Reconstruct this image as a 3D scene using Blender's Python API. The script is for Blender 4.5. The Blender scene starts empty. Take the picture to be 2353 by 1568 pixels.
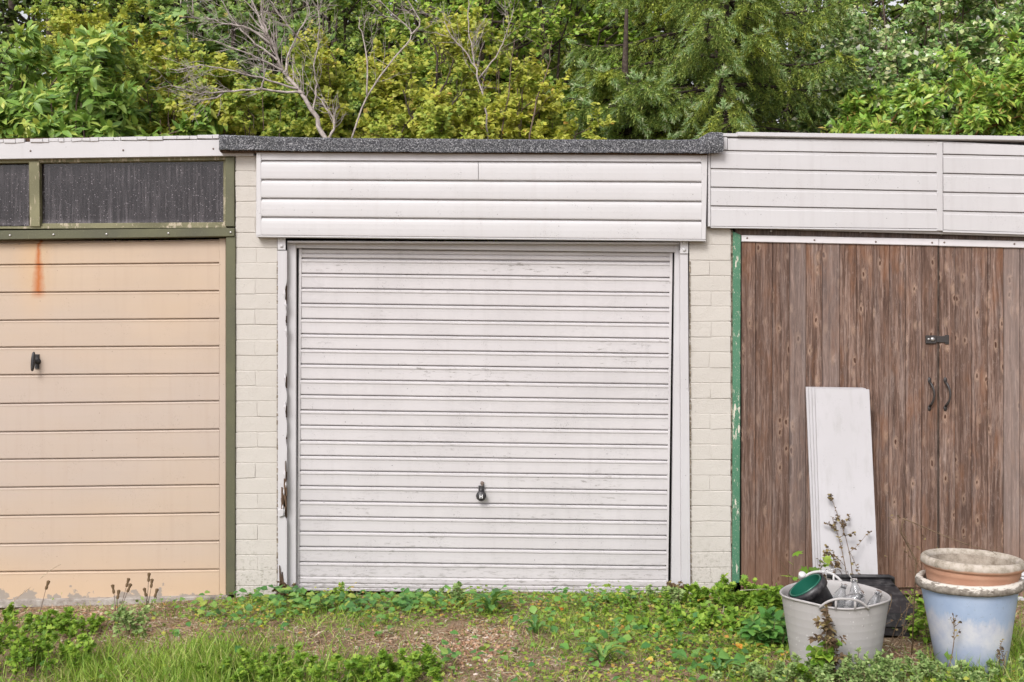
import bpy, math, random
import numpy as np
from mathutils import Vector, Matrix

# ------------------------------------------------------------------ camera, sky, sun, exposure
S = bpy.context.scene
D, PX, CX, CY, H = 6.5, 400.0, 1176.5, 784.0, 1.45      # metres to the fronts, scale there, eye height
cam = bpy.data.cameras.new('camera'); co = bpy.data.objects.new('camera', cam)
S.collection.objects.link(co); S.camera = co
co.location = (0, -D, H); co.rotation_euler = (math.radians(90), 0, 0)
cam.sensor_width = 36; cam.lens = 36 * D * PX / 2353.0; cam.clip_end = 2000; cam.clip_start = .05

SUN_EL, SUN_AZ = 42.0, 205.0        # compass: 180 = from behind the camera
wd = bpy.data.worlds.new('World'); S.world = wd; wd.use_nodes = True
wn = wd.node_tree.nodes; wl = wd.node_tree.links
bg = wn['Background']
sky = wn.new('ShaderNodeTexSky'); sky.sky_type = 'NISHITA'; sky.sun_disc = False
sky.sun_elevation = math.radians(SUN_EL); sky.sun_rotation = math.radians(SUN_AZ)
sky.air_density = 1.0; sky.dust_density = 3.0; sky.ozone_density = 1.0
hs = wn.new('ShaderNodeHueSaturation'); hs.inputs['Saturation'].default_value = .12   # overcast: nearly grey
wl.new(sky.outputs[0], hs.inputs['Color'])
tint = wn.new('ShaderNodeMix'); tint.data_type = 'RGBA'; tint.blend_type = 'MULTIPLY'
tint.inputs[0].default_value = 1; tint.inputs[7].default_value = (1.0, .978, 1.005, 1)
wl.new(hs.outputs[0], tint.inputs[6]); wl.new(tint.outputs[2], bg.inputs[0])
bg.inputs[1].default_value = .14
sl = bpy.data.lights.new('sun', 'SUN'); so = bpy.data.objects.new('sun', sl); S.collection.objects.link(so)
sl.energy = 1.5; sl.angle = math.radians(22); sl.color = (1, .965, .935)
az, el = math.radians(SUN_AZ), math.radians(SUN_EL)
sd = Vector((math.sin(az) * math.cos(el), math.cos(az) * math.cos(el), math.sin(el)))
so.rotation_euler = sd.to_track_quat('Z', 'Y').to_euler()
S.view_settings.view_transform = 'Standard'; S.view_settings.look = 'None'
S.view_settings.gamma = 1; S.view_settings.exposure = 0.55; S.view_settings.use_curve_mapping = False
S.cycles.use_denoising = True
S.cycles.max_bounces = 8; S.cycles.transparent_max_bounces = 16

# ------------------------------------------------------------------ helpers
def W(px, py, y=0.0):
    s = (D + y) / D / PX
    return Vector(((px - CX) * s, y, (CY - py) * s + H))
def G(px, py):                       # point of the ground seen at that spot of the photograph
    d = H * D * PX / (py - CY)
    return ((px - CX) / (D * PX) * d, d - D)
def link(o, parent=None):
    S.collection.objects.link(o)
    if parent: o.parent = parent
    return o
def tag(o, label=None, cat=None, group=None, kind=None):
    if label: o['label'] = label
    if cat: o['category'] = cat
    if group: o['group'] = group
    if kind: o['kind'] = kind
    return o
def thing(name, label, cat, loc=(0, 0, 0), group=None):
    o = bpy.data.objects.new(name, None); o.location = loc; link(o)
    o.empty_display_size = .1
    bpy.context.view_layer.update
    return tag(o, label, cat, group)
class MB:
    def __init__(s): s.v = []; s.f = []; s.sm = []
    def add(s, v, f, smooth=False):
        n = len(s.v); s.v += [tuple(p) for p in v]; s.f += [tuple(i + n for i in q) for q in f]; s.sm += [smooth] * len(f); return s
    def box(s, x0, x1, y0, y1, z0, z1):
        v = [(x, y, z) for x in (x0, x1) for y in (y0, y1) for z in (z0, z1)]
        return s.add(v, [(0, 1, 3, 2), (4, 6, 7, 5), (0, 4, 5, 1), (2, 3, 7, 6), (0, 2, 6, 4), (1, 5, 7, 3)])
    def quad(s, pts, yf, yb, c=.0015):
        """prism: four photo points TL TR BR BL on the plane y=yf, chamfered front edge, straight back to yb"""
        P = [W(a, b, yf) for a, b in pts]
        cx = sum(p.x for p in P) / 4; cz = sum(p.z for p in P) / 4
        v = [(p.x - math.copysign(c, p.x - cx), yf, p.z - math.copysign(c, p.z - cz)) for p in P]
        v += [(p.x, yf + c, p.z) for p in P] + [(p.x, yb, p.z) for p in P]
        f = [(3, 2, 1, 0)]
        for i in range(4):
            j = (i + 1) % 4
            f += [(i, j, 4 + j, 4 + i), (4 + i, 4 + j, 8 + j, 8 + i)]
        f.append((8, 9, 10, 11))
        return s.add(v, f)
    def tube(s, pts, rad, n=6, cap=True, smooth=True):
        pts = [Vector(p) for p in pts]; k = len(pts)
        if not hasattr(rad, '__len__'): rad = [rad] * k
        v = []; f = []; ref = None
        for i, p in enumerate(pts):
            t = (pts[min(i + 1, k - 1)] - pts[max(i - 1, 0)]).normalized()
            if ref is None: ref = t.orthogonal().normalized()
            ref = (ref - t * ref.dot(t)).normalized(); b = t.cross(ref)
            for j in range(n):
                a = 2 * math.pi * j / n
                v.append(p + (ref * math.cos(a) + b * math.sin(a)) * rad[i])
        for i in range(k - 1):
            for j in range(n):
                f.append((i * n + j, i * n + (j + 1) % n, (i + 1) * n + (j + 1) % n, (i + 1) * n + j))
        if cap: f += [tuple(range(n))[::-1], tuple(range((k - 1) * n, k * n))]
        return s.add(v, f, smooth)
    def lathe(s, prof, n=48, M=None, smooth=True):
        """prof: list of (r, z); r=0 closes"""
        v = []; f = []
        for r, z in prof:
            for j in range(n):
                a = 2 * math.pi * j / n
                v.append((r * math.cos(a), r * math.sin(a), z))
        for i in range(len(prof) - 1):
            for j in range(n):
                f.append((i * n + j, i * n + (j + 1) % n, (i + 1) * n + (j + 1) % n, (i + 1) * n + j))
        if M is not None: v = [M @ Vector(p) for p in v]
        return s.add(v, f, smooth)
    def build(s, name, mat, parent=None):
        me = bpy.data.meshes.new(name); me.from_pydata(s.v, [], s.f); me.materials.append(mat)
        me.polygons.foreach_set('use_smooth', s.sm); me.update()
        o = bpy.data.objects.new(name, me)
        link(o, parent)
        if parent is not None:                              # parts are written in world coordinates
            loc = Vector((0, 0, 0)); p = parent
            while p is not None: loc += p.location; p = p.parent
            o.location = -loc
        return o
def strip(prof, L, R, yf, yb=None, seg=1, wob=0.0, rng=random.Random(5)):
    """board running left to right. L=(px,top,bottom) R=(px,top,bottom); prof=[(t,dy)...] from top to bottom, dy<0 proud"""
    m = MB(); k = len(prof); yb = yf + .03 if yb is None else yb
    v = []; f = []
    for i in range(seg + 1):
        u = i / seg
        px = L[0] + (R[0] - L[0]) * u; a = L[1] + (R[1] - L[1]) * u; b = L[2] + (R[2] - L[2]) * u
        w = rng.uniform(-wob, wob)
        for t, dy in prof:
            p = W(px, a + (b - a) * t, yf); v.append((p.x, yf + dy + w, p.z + w * .6))
        pt = W(px, a, yf); pb = W(px, b, yf)
        v += [(pb.x, yb, pb.z), (pt.x, yb, pt.z)]
    n = k + 2
    for i in range(seg):
        for j in range(n):
            f.append((i * n + j, i * n + (j + 1) % n, (i + 1) * n + (j + 1) % n, (i + 1) * n + j))
    f += [tuple(range(n))[::-1], tuple(range(seg * n, seg * n + n))]
    m.add(v, f); return m
def copy_part(src, parent, loc):
    c = src.copy(); link(c, parent); c.location = loc; return c

# ------------------------------------------------------------------ materials
def srgb(r, g, b):
    f = lambda c: (c / 255 / 12.92) if c / 255 <= .04045 else ((c / 255 + .055) / 1.055) ** 2.4
    return (f(r), f(g), f(b), 1)
class NT:
    def __init__(s, name, rough=.6, spec=.5):
        s.m = bpy.data.materials.new(name); s.m.use_nodes = True; t = s.m.node_tree
        s.N = t.nodes; s.L = t.links; s.b = s.N['Principled BSDF']; s.out = s.N['Material Output']
        s.b.inputs['Roughness'].default_value = rough; s.b.inputs['Specular IOR Level'].default_value = spec
        s.pos = s.N.new('ShaderNodeNewGeometry').outputs['Position']
    def put(s, inp, val):
        if isinstance(val, bpy.types.NodeSocket): s.L.new(val, inp)
        elif val is not None: inp.default_value = val
    def map(s, vec, scale=(1, 1, 1), loc=(0, 0, 0)):
        n = s.N.new('ShaderNodeMapping'); s.put(n.inputs[0], vec); n.inputs['Scale'].default_value = scale; s.put(n.inputs['Location'], loc); return n.outputs[0]
    def noise(s, scale, detail=4, vec=None, rough=.55, dist=0):
        n = s.N.new('ShaderNodeTexNoise'); s.put(n.inputs['Vector'], vec if vec is not None else s.pos)
        n.inputs['Scale'].default_value = scale; n.inputs['Detail'].default_value = detail; n.inputs['Roughness'].default_value = rough
        n.inputs['Distortion'].default_value = dist; return n.outputs[0]
    def vor(s, scale, vec=None, out=0, feature='F1', rnd=1):
        n = s.N.new('ShaderNodeTexVoronoi'); n.feature = feature; s.put(n.inputs['Vector'], vec if vec is not None else s.pos)
        n.inputs['Scale'].default_value = scale; n.inputs['Randomness'].default_value = rnd; return n.outputs[out]
    def ramp(s, fac, stops, interp='LINEAR'):
        n = s.N.new('ShaderNodeValToRGB'); s.put(n.inputs[0], fac); e = n.color_ramp.elements; n.color_ramp.interpolation = interp
        while len(e) < len(stops): e.new(.5)
        for k, (p, c) in enumerate(stops):
            e[k].position = p; e[k].color = c if hasattr(c, '__len__') else (c, c, c, 1)
        return n.outputs[0]
    def mix(s, fac, a, b, blend='MIX'):
        n = s.N.new('ShaderNodeMix'); n.data_type = 'RGBA'; n.blend_type = blend; s.put(n.inputs[0], fac); s.put(n.inputs[6], a); s.put(n.inputs[7], b); return n.outputs[2]
    def math(s, op, a, b=None, c=None, clamp=False):
        n = s.N.new('ShaderNodeMath'); n.operation = op; n.use_clamp = clamp; s.put(n.inputs[0], a)
        if b is not None: s.put(n.inputs[1], b)
        if c is not None: s.put(n.inputs[2], c)
        return n.outputs[0]
    def sep(s, vec):
        n = s.N.new('ShaderNodeSeparateXYZ'); s.put(n.inputs[0], vec); return n.outputs
    def comb(s, x, y, z):
        n = s.N.new('ShaderNodeCombineXYZ'); s.put(n.inputs[0], x); s.put(n.inputs[1], y); s.put(n.inputs[2], z); return n.outputs[0]
    def rnd(s): return s.N.new('ShaderNodeObjectInfo').outputs['Random']
    def island(s): return s.N.new('ShaderNodeNewGeometry').outputs['Random Per Island']
    def bump(s, h, strength=.3, dist=.002):
        n = s.N.new('ShaderNodeBump'); s.put(n.inputs['Height'], h); n.inputs['Strength'].default_value = strength; n.inputs['Distance'].default_value = dist
        s.L.new(n.outputs[0], s.b.inputs['Normal'])
    def col(s, c): s.put(s.b.inputs['Base Color'], c); return s.m

def c4(r, g, b): return (r, g, b, 1)
def paint(name, base, dirt, amt=.5, streak=.3, speck=.5, rough=.5, warm=None):
    n = NT(name, rough, .35); sc3 = lambda q: q and tuple(v * .74 for v in q[:3]) + (1,)
    base, dirt, warm = sc3(base), sc3(dirt), sc3(warm)
    big = n.ramp(n.noise(2.2, 6), [(.35, 0.), (.75, 1.)])
    c = n.mix(n.math('MULTIPLY', big, amt * .45), base, dirt)
    if warm:
        zc = n.math('SUBTRACT', 1, n.math('MULTIPLY', n.math('ABSOLUTE', n.math('SUBTRACT', n.sep(n.pos)[2], 1.0)), .95), clamp=True)
        k = n.ramp(n.math('ADD', n.math('MULTIPLY', zc, .55), n.math('MULTIPLY', n.noise(1.3, 5, n.map(n.pos, (1, 1, 2), (4, 2, 7))), .75)), [(.30, 0.), (.85, 1.)])
        c = n.mix(k, c, warm)
    st = n.ramp(n.noise(1, 4, n.map(n.pos, (26, 26, 1.6))), [(.52, 0.), (.8, 1.)])
    c = n.mix(n.math('MULTIPLY', st, streak * .6), c, dirt)
    pat = n.ramp(n.noise(9, 8, rough=.7), [(.52, 0.), (.66, 1.)])
    sp = n.ramp(n.noise(150, 3, rough=.7), [(.58, 0.), (.70, 1.)])
    c = n.mix(n.math('MULTIPLY', n.math('MULTIPLY', sp, pat), speck), c, tuple(v * .35 for v in dirt[:3]) + (1,))
    rare = n.ramp(n.vor(14), [(.035, 1.), (.05, 0.)])
    c = n.mix(n.math('MULTIPLY', rare, speck * .7), c, tuple(v * .2 for v in dirt[:3]) + (1,))
    n.put(n.b.inputs['Roughness'], n.ramp(big, [(0, rough), (1, min(1, rough + .25))]))
    n.bump(n.math('ADD', n.math('MULTIPLY', n.noise(60, 4), .12), n.math('MULTIPLY', n.noise(5, 2), 1.)), .5, .004)
    return n, c
def paint_mat(*a, **k):
    n, c = paint(*a, **k); return n.col(c)

M = {}
M['upvc'] = paint_mat('white cladding plastic', c4(.72, .71, .715), c4(.45, .41, .39), amt=.3, streak=.25, speck=.8, rough=.38)
M['upvc_grey'] = paint_mat('weathered cladding plastic', c4(.675, .665, .67), c4(.42, .385, .38), amt=.4, streak=.35, speck=.8, rough=.5)
M['trim'] = paint_mat('white trim', c4(.70, .69, .70), c4(.42, .40, .38), amt=.3, streak=.3, speck=.5, rough=.45)
# up-and-over door: white paint with grime that curls about
n, c = paint('white steel door paint', c4(.72, .695, .70), c4(.34, .32, .31), amt=.5, streak=.22, speck=1.0, rough=.42)
w = n.noise(3.5, 5, n.map(n.pos, (1, 1, 2.2)), dist=1.8)
curl = n.ramp(w, [(.47, 0.), (.50, 1.), (.53, 0.)])
area = n.ramp(n.noise(1.1, 3, n.map(n.pos, loc=(8, 1, 3))), [(.42, 0.), (.6, 1.)])
c = n.mix(n.math('MULTIPLY', n.math('MULTIPLY', curl, area), .5), c, c4(.56, .54, .54))
moss = n.math('MULTIPLY', n.ramp(n.noise(30, 6, n.map(n.pos, (.5, 1, 2)), rough=.75), [(.56, 0.), (.64, 1.)]), n.ramp(n.noise(1.4, 2, n.map(n.pos, (1, 1, 5), (2, 0, 9))), [(.52, 0.), (.66, 1.)]))
mz = n.N.new('ShaderNodeMapRange'); n.put(mz.inputs[0], n.sep(n.pos)[2]); mz.inputs[1].default_value = .22; mz.inputs[2].default_value = .03
mb = n.math('MULTIPLY', mz.outputs[0], n.ramp(n.noise(1, 6, n.map(n.pos, (14, 14, 60)), rough=.75), [(.53, 0.), (.62, 1.)]))
c = n.mix(n.math('MULTIPLY', n.math('MAXIMUM', moss, mb), .65), c, c4(.12, .11, .09)); M['door_white'] = n.col(c)
# cream door with the rust run and worn bottom edge
n, c = paint('cream steel door paint', c4(.675, .515, .365), c4(.49, .36, .26), amt=.6, streak=.35, speck=.6, rough=.5, warm=c4(.60, .495, .415))
X, Y, Z = n.sep(n.pos)
rx = W(84, 600).x; zt, zb = W(84, 560).z, W(84, 676).z
wx = n.math('ADD', X, n.math('MULTIPLY', n.math('SUBTRACT', n.noise(18, 5, rough=.7), .5), .035))
dx = n.math('ABSOLUTE', n.math('SUBTRACT', wx, rx))
wid = n.N.new('ShaderNodeMapRange'); n.put(wid.inputs[0], Z); wid.inputs[1].default_value = zt; wid.inputs[2].default_value = zb; wid.inputs[3].default_value = .015; wid.inputs[4].default_value = .050
core = n.math('SUBTRACT', 1, n.math('DIVIDE', dx, wid.outputs[0]), clamp=True)
zr = n.N.new('ShaderNodeMapRange'); n.put(zr.inputs[0], Z); zr.inputs[1].default_value = zb - .03; zr.inputs[2].default_value = zb + .02
rust = n.math('MULTIPLY', core, zr.outputs[0])
halo = n.math('SUBTRACT', 1, n.math('DIVIDE', n.math('ABSOLUTE', n.math('SUBTRACT', wx, rx - .03)), .13), clamp=True)
zh = n.N.new('ShaderNodeMapRange'); n.put(zh.inputs[0], Z); zh.inputs[1].default_value = zb - .22; zh.inputs[2].default_value = zt
c = n.mix(n.math('MULTIPLY', n.math('MULTIPLY', halo, zh.outputs[0]), .5), c, c4(.58, .36, .17))
c = n.mix(n.math('POWER', rust, 1.0), c, c4(.42, .125, .025))
hl = n.N.new('ShaderNodeMapRange'); n.put(hl.inputs[0], Z); hl.inputs[1].default_value = .26; hl.inputs[2].default_value = .03
c = n.mix(n.math('MULTIPLY', hl.outputs[0], .55), c, c4(.55, .40, .265))
wr = n.math('ADD', n.noise(11, 5), n.math('MULTIPLY', n.math('SUBTRACT', .02, Z), 2.2))
c = n.mix(n.ramp(wr, [(.60, 0.), (.62, 1.)]), c, c4(.30, .26, .22))
topz = n.N.new('ShaderNodeMapRange'); n.put(topz.inputs[0], Z); topz.inputs[1].default_value = W(0, 585).z; topz.inputs[2].default_value = W(0, 565).z
lx = n.ramp(n.math('ADD', X, 3.2), [(.0, 1.), (.9, 1.), (1., 0.)])
pk = n.math('MULTIPLY', n.math('MULTIPLY', n.ramp(n.vor(38), [(.10, 1.), (.16, 0.)]), n.ramp(n.noise(7, 3), [(.52, 0.), (.58, 1.)])), n.math('MULTIPLY', topz.outputs[0], lx))
c = n.mix(pk, c, c4(.25, .23, .20)); M['door_cream'] = n.col(c)
# painted masonry
n, c = paint('cream masonry paint', c4(.68, .645, .59), c4(.50, .45, .39), amt=.5, streak=.2, speck=.5, rough=.85)
c = n.mix(n.math('MULTIPLY', n.rnd(), .35), c, c4(.53, .50, .455))
X, Y, Z = n.sep(n.pos)
low = n.ramp(n.math('ADD', Z, n.math('MULTIPLY', n.noise(9, 5), .5)), [(.30, 1.), (.62, 0.)])
gr = n.ramp(n.noise(45, 5, rough=.8), [(.52, 0.), (.62, 1.)])
c = n.mix(n.math('MULTIPLY', n.math('MULTIPLY', low, gr), .7), c, c4(.20, .19, .14))
ck = n.ramp(n.vor(9, n.map(n.pos, (1, 1, 1.4)), 0, 'DISTANCE_TO_EDGE'), [(.0, 1.), (.012, 0.)])
c = n.mix(n.math('MULTIPLY', ck, .25), c, c4(.35, .32, .27))
n.bump(n.mix(.35, n.noise(16, 6), n.noise(120, 3)), .75, .008); M['masonry'] = n.col(c)
n = NT('raw mortar', .95, .2); M['mortar_raw'] = n.col(n.ramp(n.noise(60, 5), [(.35, c4(.10, .075, .05)), (.7, c4(.36, .31, .24))])); n.bump(n.noise(90, 5), .8, .006)
# white timber post with flaked paint
n, c = paint('flaking white gloss paint', c4(.69, .675, .685), c4(.42, .40, .38), amt=.35, streak=.3, speck=.6, rough=.4)
M['post_white'] = n.col(c)
n = NT('bare rotten timber', .9, .2); g = n.noise(1, 5, n.map(n.pos, (90, 90, 6)))
M['rot'] = n.col(n.ramp(g, [(.3, c4(.03, .018, .012)), (.55, c4(.10, .062, .04)), (.75, c4(.24, .165, .115))])); n.bump(g, .8, .006)
# greens
def green(name, base, chip, dirt, th=.60):
    n = NT(name, .6, .35)
    c = n.mix(n.ramp(n.noise(4, 5), [(.35, 0.), (.7, 1.)]), base, dirt)
    X, Y, Z = n.sep(n.pos)
    ch = n.noise(1, 6, n.map(n.pos, (60, 60, 14)), rough=.7)
    reg = n.noise(1, 2, n.map(n.pos, (3, 3, 2.5), (5, 5, 1)))
    k = n.ramp(n.math('ADD', ch, n.math('MULTIPLY', n.math('SUBTRACT', reg, .5), .5)), [(th, 0.), (th + .015, 1.)])
    c = n.mix(k, c, chip)
    sp = n.ramp(n.noise(160, 3, rough=.7), [(.60, 0.), (.68, 1.)])
    c = n.mix(n.math('MULTIPLY', sp, .5), c, chip)
    n.bump(n.math('SUBTRACT', n.noise(60, 4), k), .4, .002); return n.col(c)
M['green_jamb'] = green('peeling green gloss paint', c4(.055, .165, .095), c4(.55, .53, .44), c4(.075, .20, .12), .585)
M['olive'] = green('mossy olive paint', c4(.085, .085, .052), c4(.22, .21, .13), c4(.115, .115, .062), .70)
M['olive_light'] = green('algae covered window timber', c4(.20, .19, .105), c4(.40, .35, .25), c4(.12, .115, .06), .58)
# old window glass
n = NT('dusty window glass', .22, .5)
v1 = n.noise(1, 6, n.map(n.pos, (75, 1, 3)), rough=.75)
v2 = n.noise(3, 3)
dust = n.math('MULTIPLY', n.ramp(v1, [(.46, 0.), (.72, 1.)]), n.ramp(v2, [(.3, .3), (.7, .9)]))
spk = n.ramp(n.vor(85), [(.16, 1.), (.26, 0.)]); spk = n.math('MULTIPLY', spk, n.ramp(n.noise(60, 2), [(.48, 0.), (.58, 1.)]))
blot = n.ramp(n.noise(7, 5, rough=.7), [(.35, .35), (.65, 1.)])
X, Y, Z = n.sep(n.pos)
zb = n.N.new('ShaderNodeMapRange'); n.put(zb.inputs[0], Z); zb.inputs[1].default_value = W(0, 500).z; zb.inputs[2].default_value = W(0, 522).z
edge = n.math('MULTIPLY', zb.outputs[0], n.ramp(n.noise(18, 4), [(.4, .2), (.65, 1.)]))
f = n.math('ADD', n.math('ADD', n.math('MULTIPLY', n.math('MULTIPLY', dust, blot), .85), n.math('MULTIPLY', spk, .7)), n.math('MULTIPLY', edge, .6), clamp=True)
c = n.mix(f, c4(.012, .008, .010), c4(.34, .31, .33))
n.put(n.b.inputs['Roughness'], n.ramp(f, [(0, .16), (1, .8)]))
tr = n.N.new('ShaderNodeBsdfTransparent'); mx = n.N.new('ShaderNodeMixShader')
n.put(mx.inputs[0], n.math('MULTIPLY', n.math('SUBTRACT', 1, f), .35)); n.L.new(n.b.outputs[0], mx.inputs[1]); n.L.new(tr.outputs[0], mx.inputs[2]); n.L.new(mx.outputs[0], n.out.inputs[0])
M['glass'] = n.col(c)
# roofing felt
n = NT('mineral roofing felt', .95, .25)
g = n.vor(240, None, 1); gs = n.sep(g)[0]
c = n.ramp(gs, [(0, c4(.020, .020, .024)), (.42, c4(.075, .075, .085)), (.74, c4(.145, .15, .16)), (.95, c4(.36, .36, .37))])
c = n.mix(n.math('MULTIPLY', n.ramp(n.noise(6, 4), [(.4, 0.), (.7, 1.)]), .35), c, c4(.05, .055, .05)); n.bump(gs, .8, .004); M['felt'] = n.col(c)
# timber of the doors: grey-brown softwood, grain pulled round knots
def wood(name, lo, mid, hi, orange, pale_amt=.5, kn=1.):
    n = NT(name, .82, .25)
    r = n.rnd(); off = n.comb(n.math('MULTIPLY', r, 31.7), n.math('MULTIPLY', r, 17.3), n.math('MULTIPLY', r, 53.1))
    P = n.N.new('ShaderNodeVectorMath'); P.operation = 'ADD'; n.L.new(n.pos, P.inputs[0]); n.L.new(off, P.inputs[1]); P = P.outputs[0]
    wv = n.math('MULTIPLY', n.math('SUBTRACT', n.noise(30, 2, P), .5), .25)
    kv = n.map(P, (22, 22, 9)); kx = n.sep(kv); kv = n.comb(n.math('ADD', kx[0], wv), kx[1], n.math('SUBTRACT', kx[2], wv))
    kd = n.vor(1, kv, 0, rnd=.9)
    on = n.math('MULTIPLY', n.math('GREATER_THAN', n.sep(n.vor(1, kv, 1, rnd=.9))[0], .56), kn)
    near = n.math('MULTIPLY', n.ramp(kd, [(0, 1.), (.45, 0.)], 'EASE'), on)
    X, Y, Z = n.sep(P)
    wx = n.math('ADD', X, n.math('MULTIPLY', near, .022))
    wx = n.math('ADD', wx, n.math('MULTIPLY', n.math('SUBTRACT', n.noise(1, 3, n.map(P, (6, 6, 1.6))), .5), .05))
    V = n.comb(wx, Y, Z)
    g1 = n.noise(1, 8, n.map(V, (70, 20, 1.6)), rough=.72)
    g2 = n.noise(1, 5, n.map(V, (330, 40, 12)), rough=.7)
    g3 = n.noise(1, 5, n.map(V, (30, 20, .9), (7, 1, 2)), rough=.6)
    c = n.ramp(g1, [(.36, lo), (.49, mid), (.62, hi)])
    blk = n.noise(1, 6, n.map(V, (22, 20, 2.6), (7, 1, 2)), rough=.68)
    c = n.mix(n.math('MULTIPLY', n.ramp(blk, [(.36, 1.), (.48, 0.)]), .7), c, lo)
    c = n.mix(n.math('MULTIPLY', n.ramp(blk, [(.53, 0.), (.68, 1.)]), pale_amt), c, c4(.37, .29, .25))
    grey = n.ramp(g3, [(.50, 0.), (.64, 1.)])
    c = n.mix(n.math('MULTIPLY', grey, .4), c, n.ramp(g1, [(.38, c4(.07, .052, .046)), (.6, c4(.25, .205, .19))]))
    c = n.mix(n.math('MULTIPLY', n.ramp(g2, [(.46, 0.), (.58, 1.)]), .6), c, n.mix(.5, lo, c4(.03, .018, .014)))
    blt = n.ramp(n.noise(55, 6, n.map(P, (1, 1, .35)), rough=.8), [(.55, 0.), (.64, 1.)])
    c = n.mix(n.math('MULTIPLY', blt, .28), c, c4(.40, .32, .28))
    zz = n.sep(n.pos)[2]
    tz = n.N.new('ShaderNodeMapRange'); n.put(tz.inputs[0], zz); tz.inputs[1].default_value = 1.80; tz.inputs[2].default_value = 2.02; 
    org = n.ramp(n.math('ADD', n.noise(1, 5, n.map(P, (11, 11, 3.0), (1, 8, 2)), rough=.65), n.math('MULTIPLY', tz.outputs[0], .06)), [(.52, 0.), (.70, 1.)])
    c = n.mix(n.math('MULTIPLY', org, .40), c, orange)
    ring = n.math('MULTIPLY', n.ramp(kd, [(.10, 0.), (.17, 1.), (.24, .6), (.42, 0.)]), on)
    c = n.mix(n.math('MULTIPLY', ring, .55), c, c4(.42, .29, .21))
    core = n.math('MULTIPLY', n.ramp(kd, [(.10, 1.), (.16, 0.)]), on)
    c = n.mix(n.math('MULTIPLY', core, .9), c, c4(.07, .03, .018))
    rb = n.math('FRACT', n.math('MULTIPLY', r, 13.7)); c = n.mix(n.math('MULTIPLY', rb, .55), c, n.mix(.55, c, lo))
    c = n.mix(n.math('MULTIPLY', n.math('GREATER_THAN', n.math('FRACT', n.math('MULTIPLY', r, 5.1)), .7), .22), c, c4(.27, .235, .225))
    c = n.mix(n.math('MULTIPLY', n.math('GREATER_THAN', n.math('FRACT', n.math('MULTIPLY', r, 7.3)), .8), .35), c, c4(.35, .29, .265))
    hl = n.N.new('ShaderNodeMapRange'); n.put(hl.inputs[0], zz); hl.inputs[1].default_value = .45; hl.inputs[2].default_value = .05
    c = n.mix(n.math('MULTIPLY', hl.outputs[0], .5), c, c4(.21, .115, .07))
    n.bump(n.math('SUBTRACT', n.math('ADD', g1, n.math('MULTIPLY', g2, .4)), n.math('MULTIPLY', core, .6)), .7, .004); return n.col(c)
M['wood'] = wood('weathered brown softwood', c4(.070, .040, .029), c4(.185, .115, .086), c4(.31, .215, .172), c4(.26, .11, .045))
M['wood_lintel'] = wood('weathered grey lintel timber', c4(.06, .045, .04), c4(.12, .095, .088), c4(.2, .165, .155), c4(.16, .1, .07), .3, 0)
n = NT('dull zinc', .5); n.b.inputs['Metallic'].default_value = .35
M['zinc'] = n.col(n.mix(n.noise(20, 4), c4(.62, .60, .61), c4(.74, .72, .73)))
n = NT('screw metal', .4); n.b.inputs['Metallic'].default_value = .8; M['screw'] = n.col(c4(.45, .44, .43))
n = NT('rusty screw metal', .6); M['screw_dark'] = n.col(c4(.16, .12, .10))
n = NT('black plastic', .42, .5); M['black'] = n.col(n.mix(n.ramp(n.noise(30, 5, rough=.7), [(.5, 0.), (.75, 1.)]), c4(.018, .017, .019), c4(.09, .085, .085)))
n = NT('black steel', .5, .5); M['black_steel'] = n.col(n.mix(n.noise(50, 4), c4(.02, .019, .019), c4(.05, .042, .038)))
n = NT('white letter', .5); M['letter'] = n.col(c4(.7, .7, .7))
n = NT('dark void', 1, 0); M['dark'] = n.col(c4(.012, .011, .011))
n = NT('grey interior', .9, .1); M['interior'] = n.col(c4(.10, .09, .09))
n = NT('concrete', .9, .2); M['concrete'] = n.col(n.ramp(n.noise(25, 7, rough=.7), [(.35, c4(.22, .19, .165)), (.7, c4(.46, .43, .39))])); n.bump(n.noise(80, 5), .5, .004)
n, c = paint('panel board white', c4(.62, .605, .62), c4(.40, .38, .36), amt=.45, streak=.7, speck=.5, rough=.5)
M['panel'] = n.col(c)
# tub, pots
n, c = paint('pale grey rubber', c4(.52, .50, .49), c4(.34, .31, .28), amt=.45, streak=.4, speck=.45, rough=.55)
dr = n.ramp(n.vor(45), [(.10, 1.), (.15, 0.)]); dr = n.math('MULTIPLY', dr, n.ramp(n.noise(12, 2), [(.5, 0.), (.56, 1.)]))
M['tub'] = n.col(n.mix(n.math('MULTIPLY', dr, .5), c, c4(.75, .74, .73)))
n = NT('blue painted pot', .55, .4)
X, Y, Z = n.sep(n.pos)
e = n.math('ADD', Z, n.math('MULTIPLY', n.math('SUBTRACT', n.noise(1, 5, n.map(n.pos, (22, 22, 7)), rough=.75), .5), .15))
e = n.math('ADD', e, n.math('MULTIPLY', n.math('SUBTRACT', X, 2.05), .11))
blue = n.mix(n.ramp(n.noise(7, 6), [(.35, 0.), (.7, 1.)]), c4(.28, .36, .50), c4(.36, .44, .57))
wht = n.mix(n.ramp(n.noise(14, 6, rough=.7), [(.4, 0.), (.65, 1.)]), c4(.52, .53, .56), c4(.40, .43, .52))
bl2 = n.mix(n.ramp(n.math('ADD', Z, n.math('MULTIPLY', n.noise(16, 5), .14)), [(.13, .85), (.22, 0.)]), wht, c4(.27, .33, .46))
c = n.mix(n.ramp(e, [(.205, 0.), (.245, 1.)]), bl2, blue)
c = n.mix(n.math('MULTIPLY', n.ramp(n.noise(50, 4, rough=.8), [(.62, 0.), (.7, 1.)]), .5), c, c4(.2, .22, .2))
n.bump(n.noise(30, 5), .3, .003); M['pot_blue'] = n.col(c)
n = NT('pot rim flaking', .85, .2)
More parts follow.
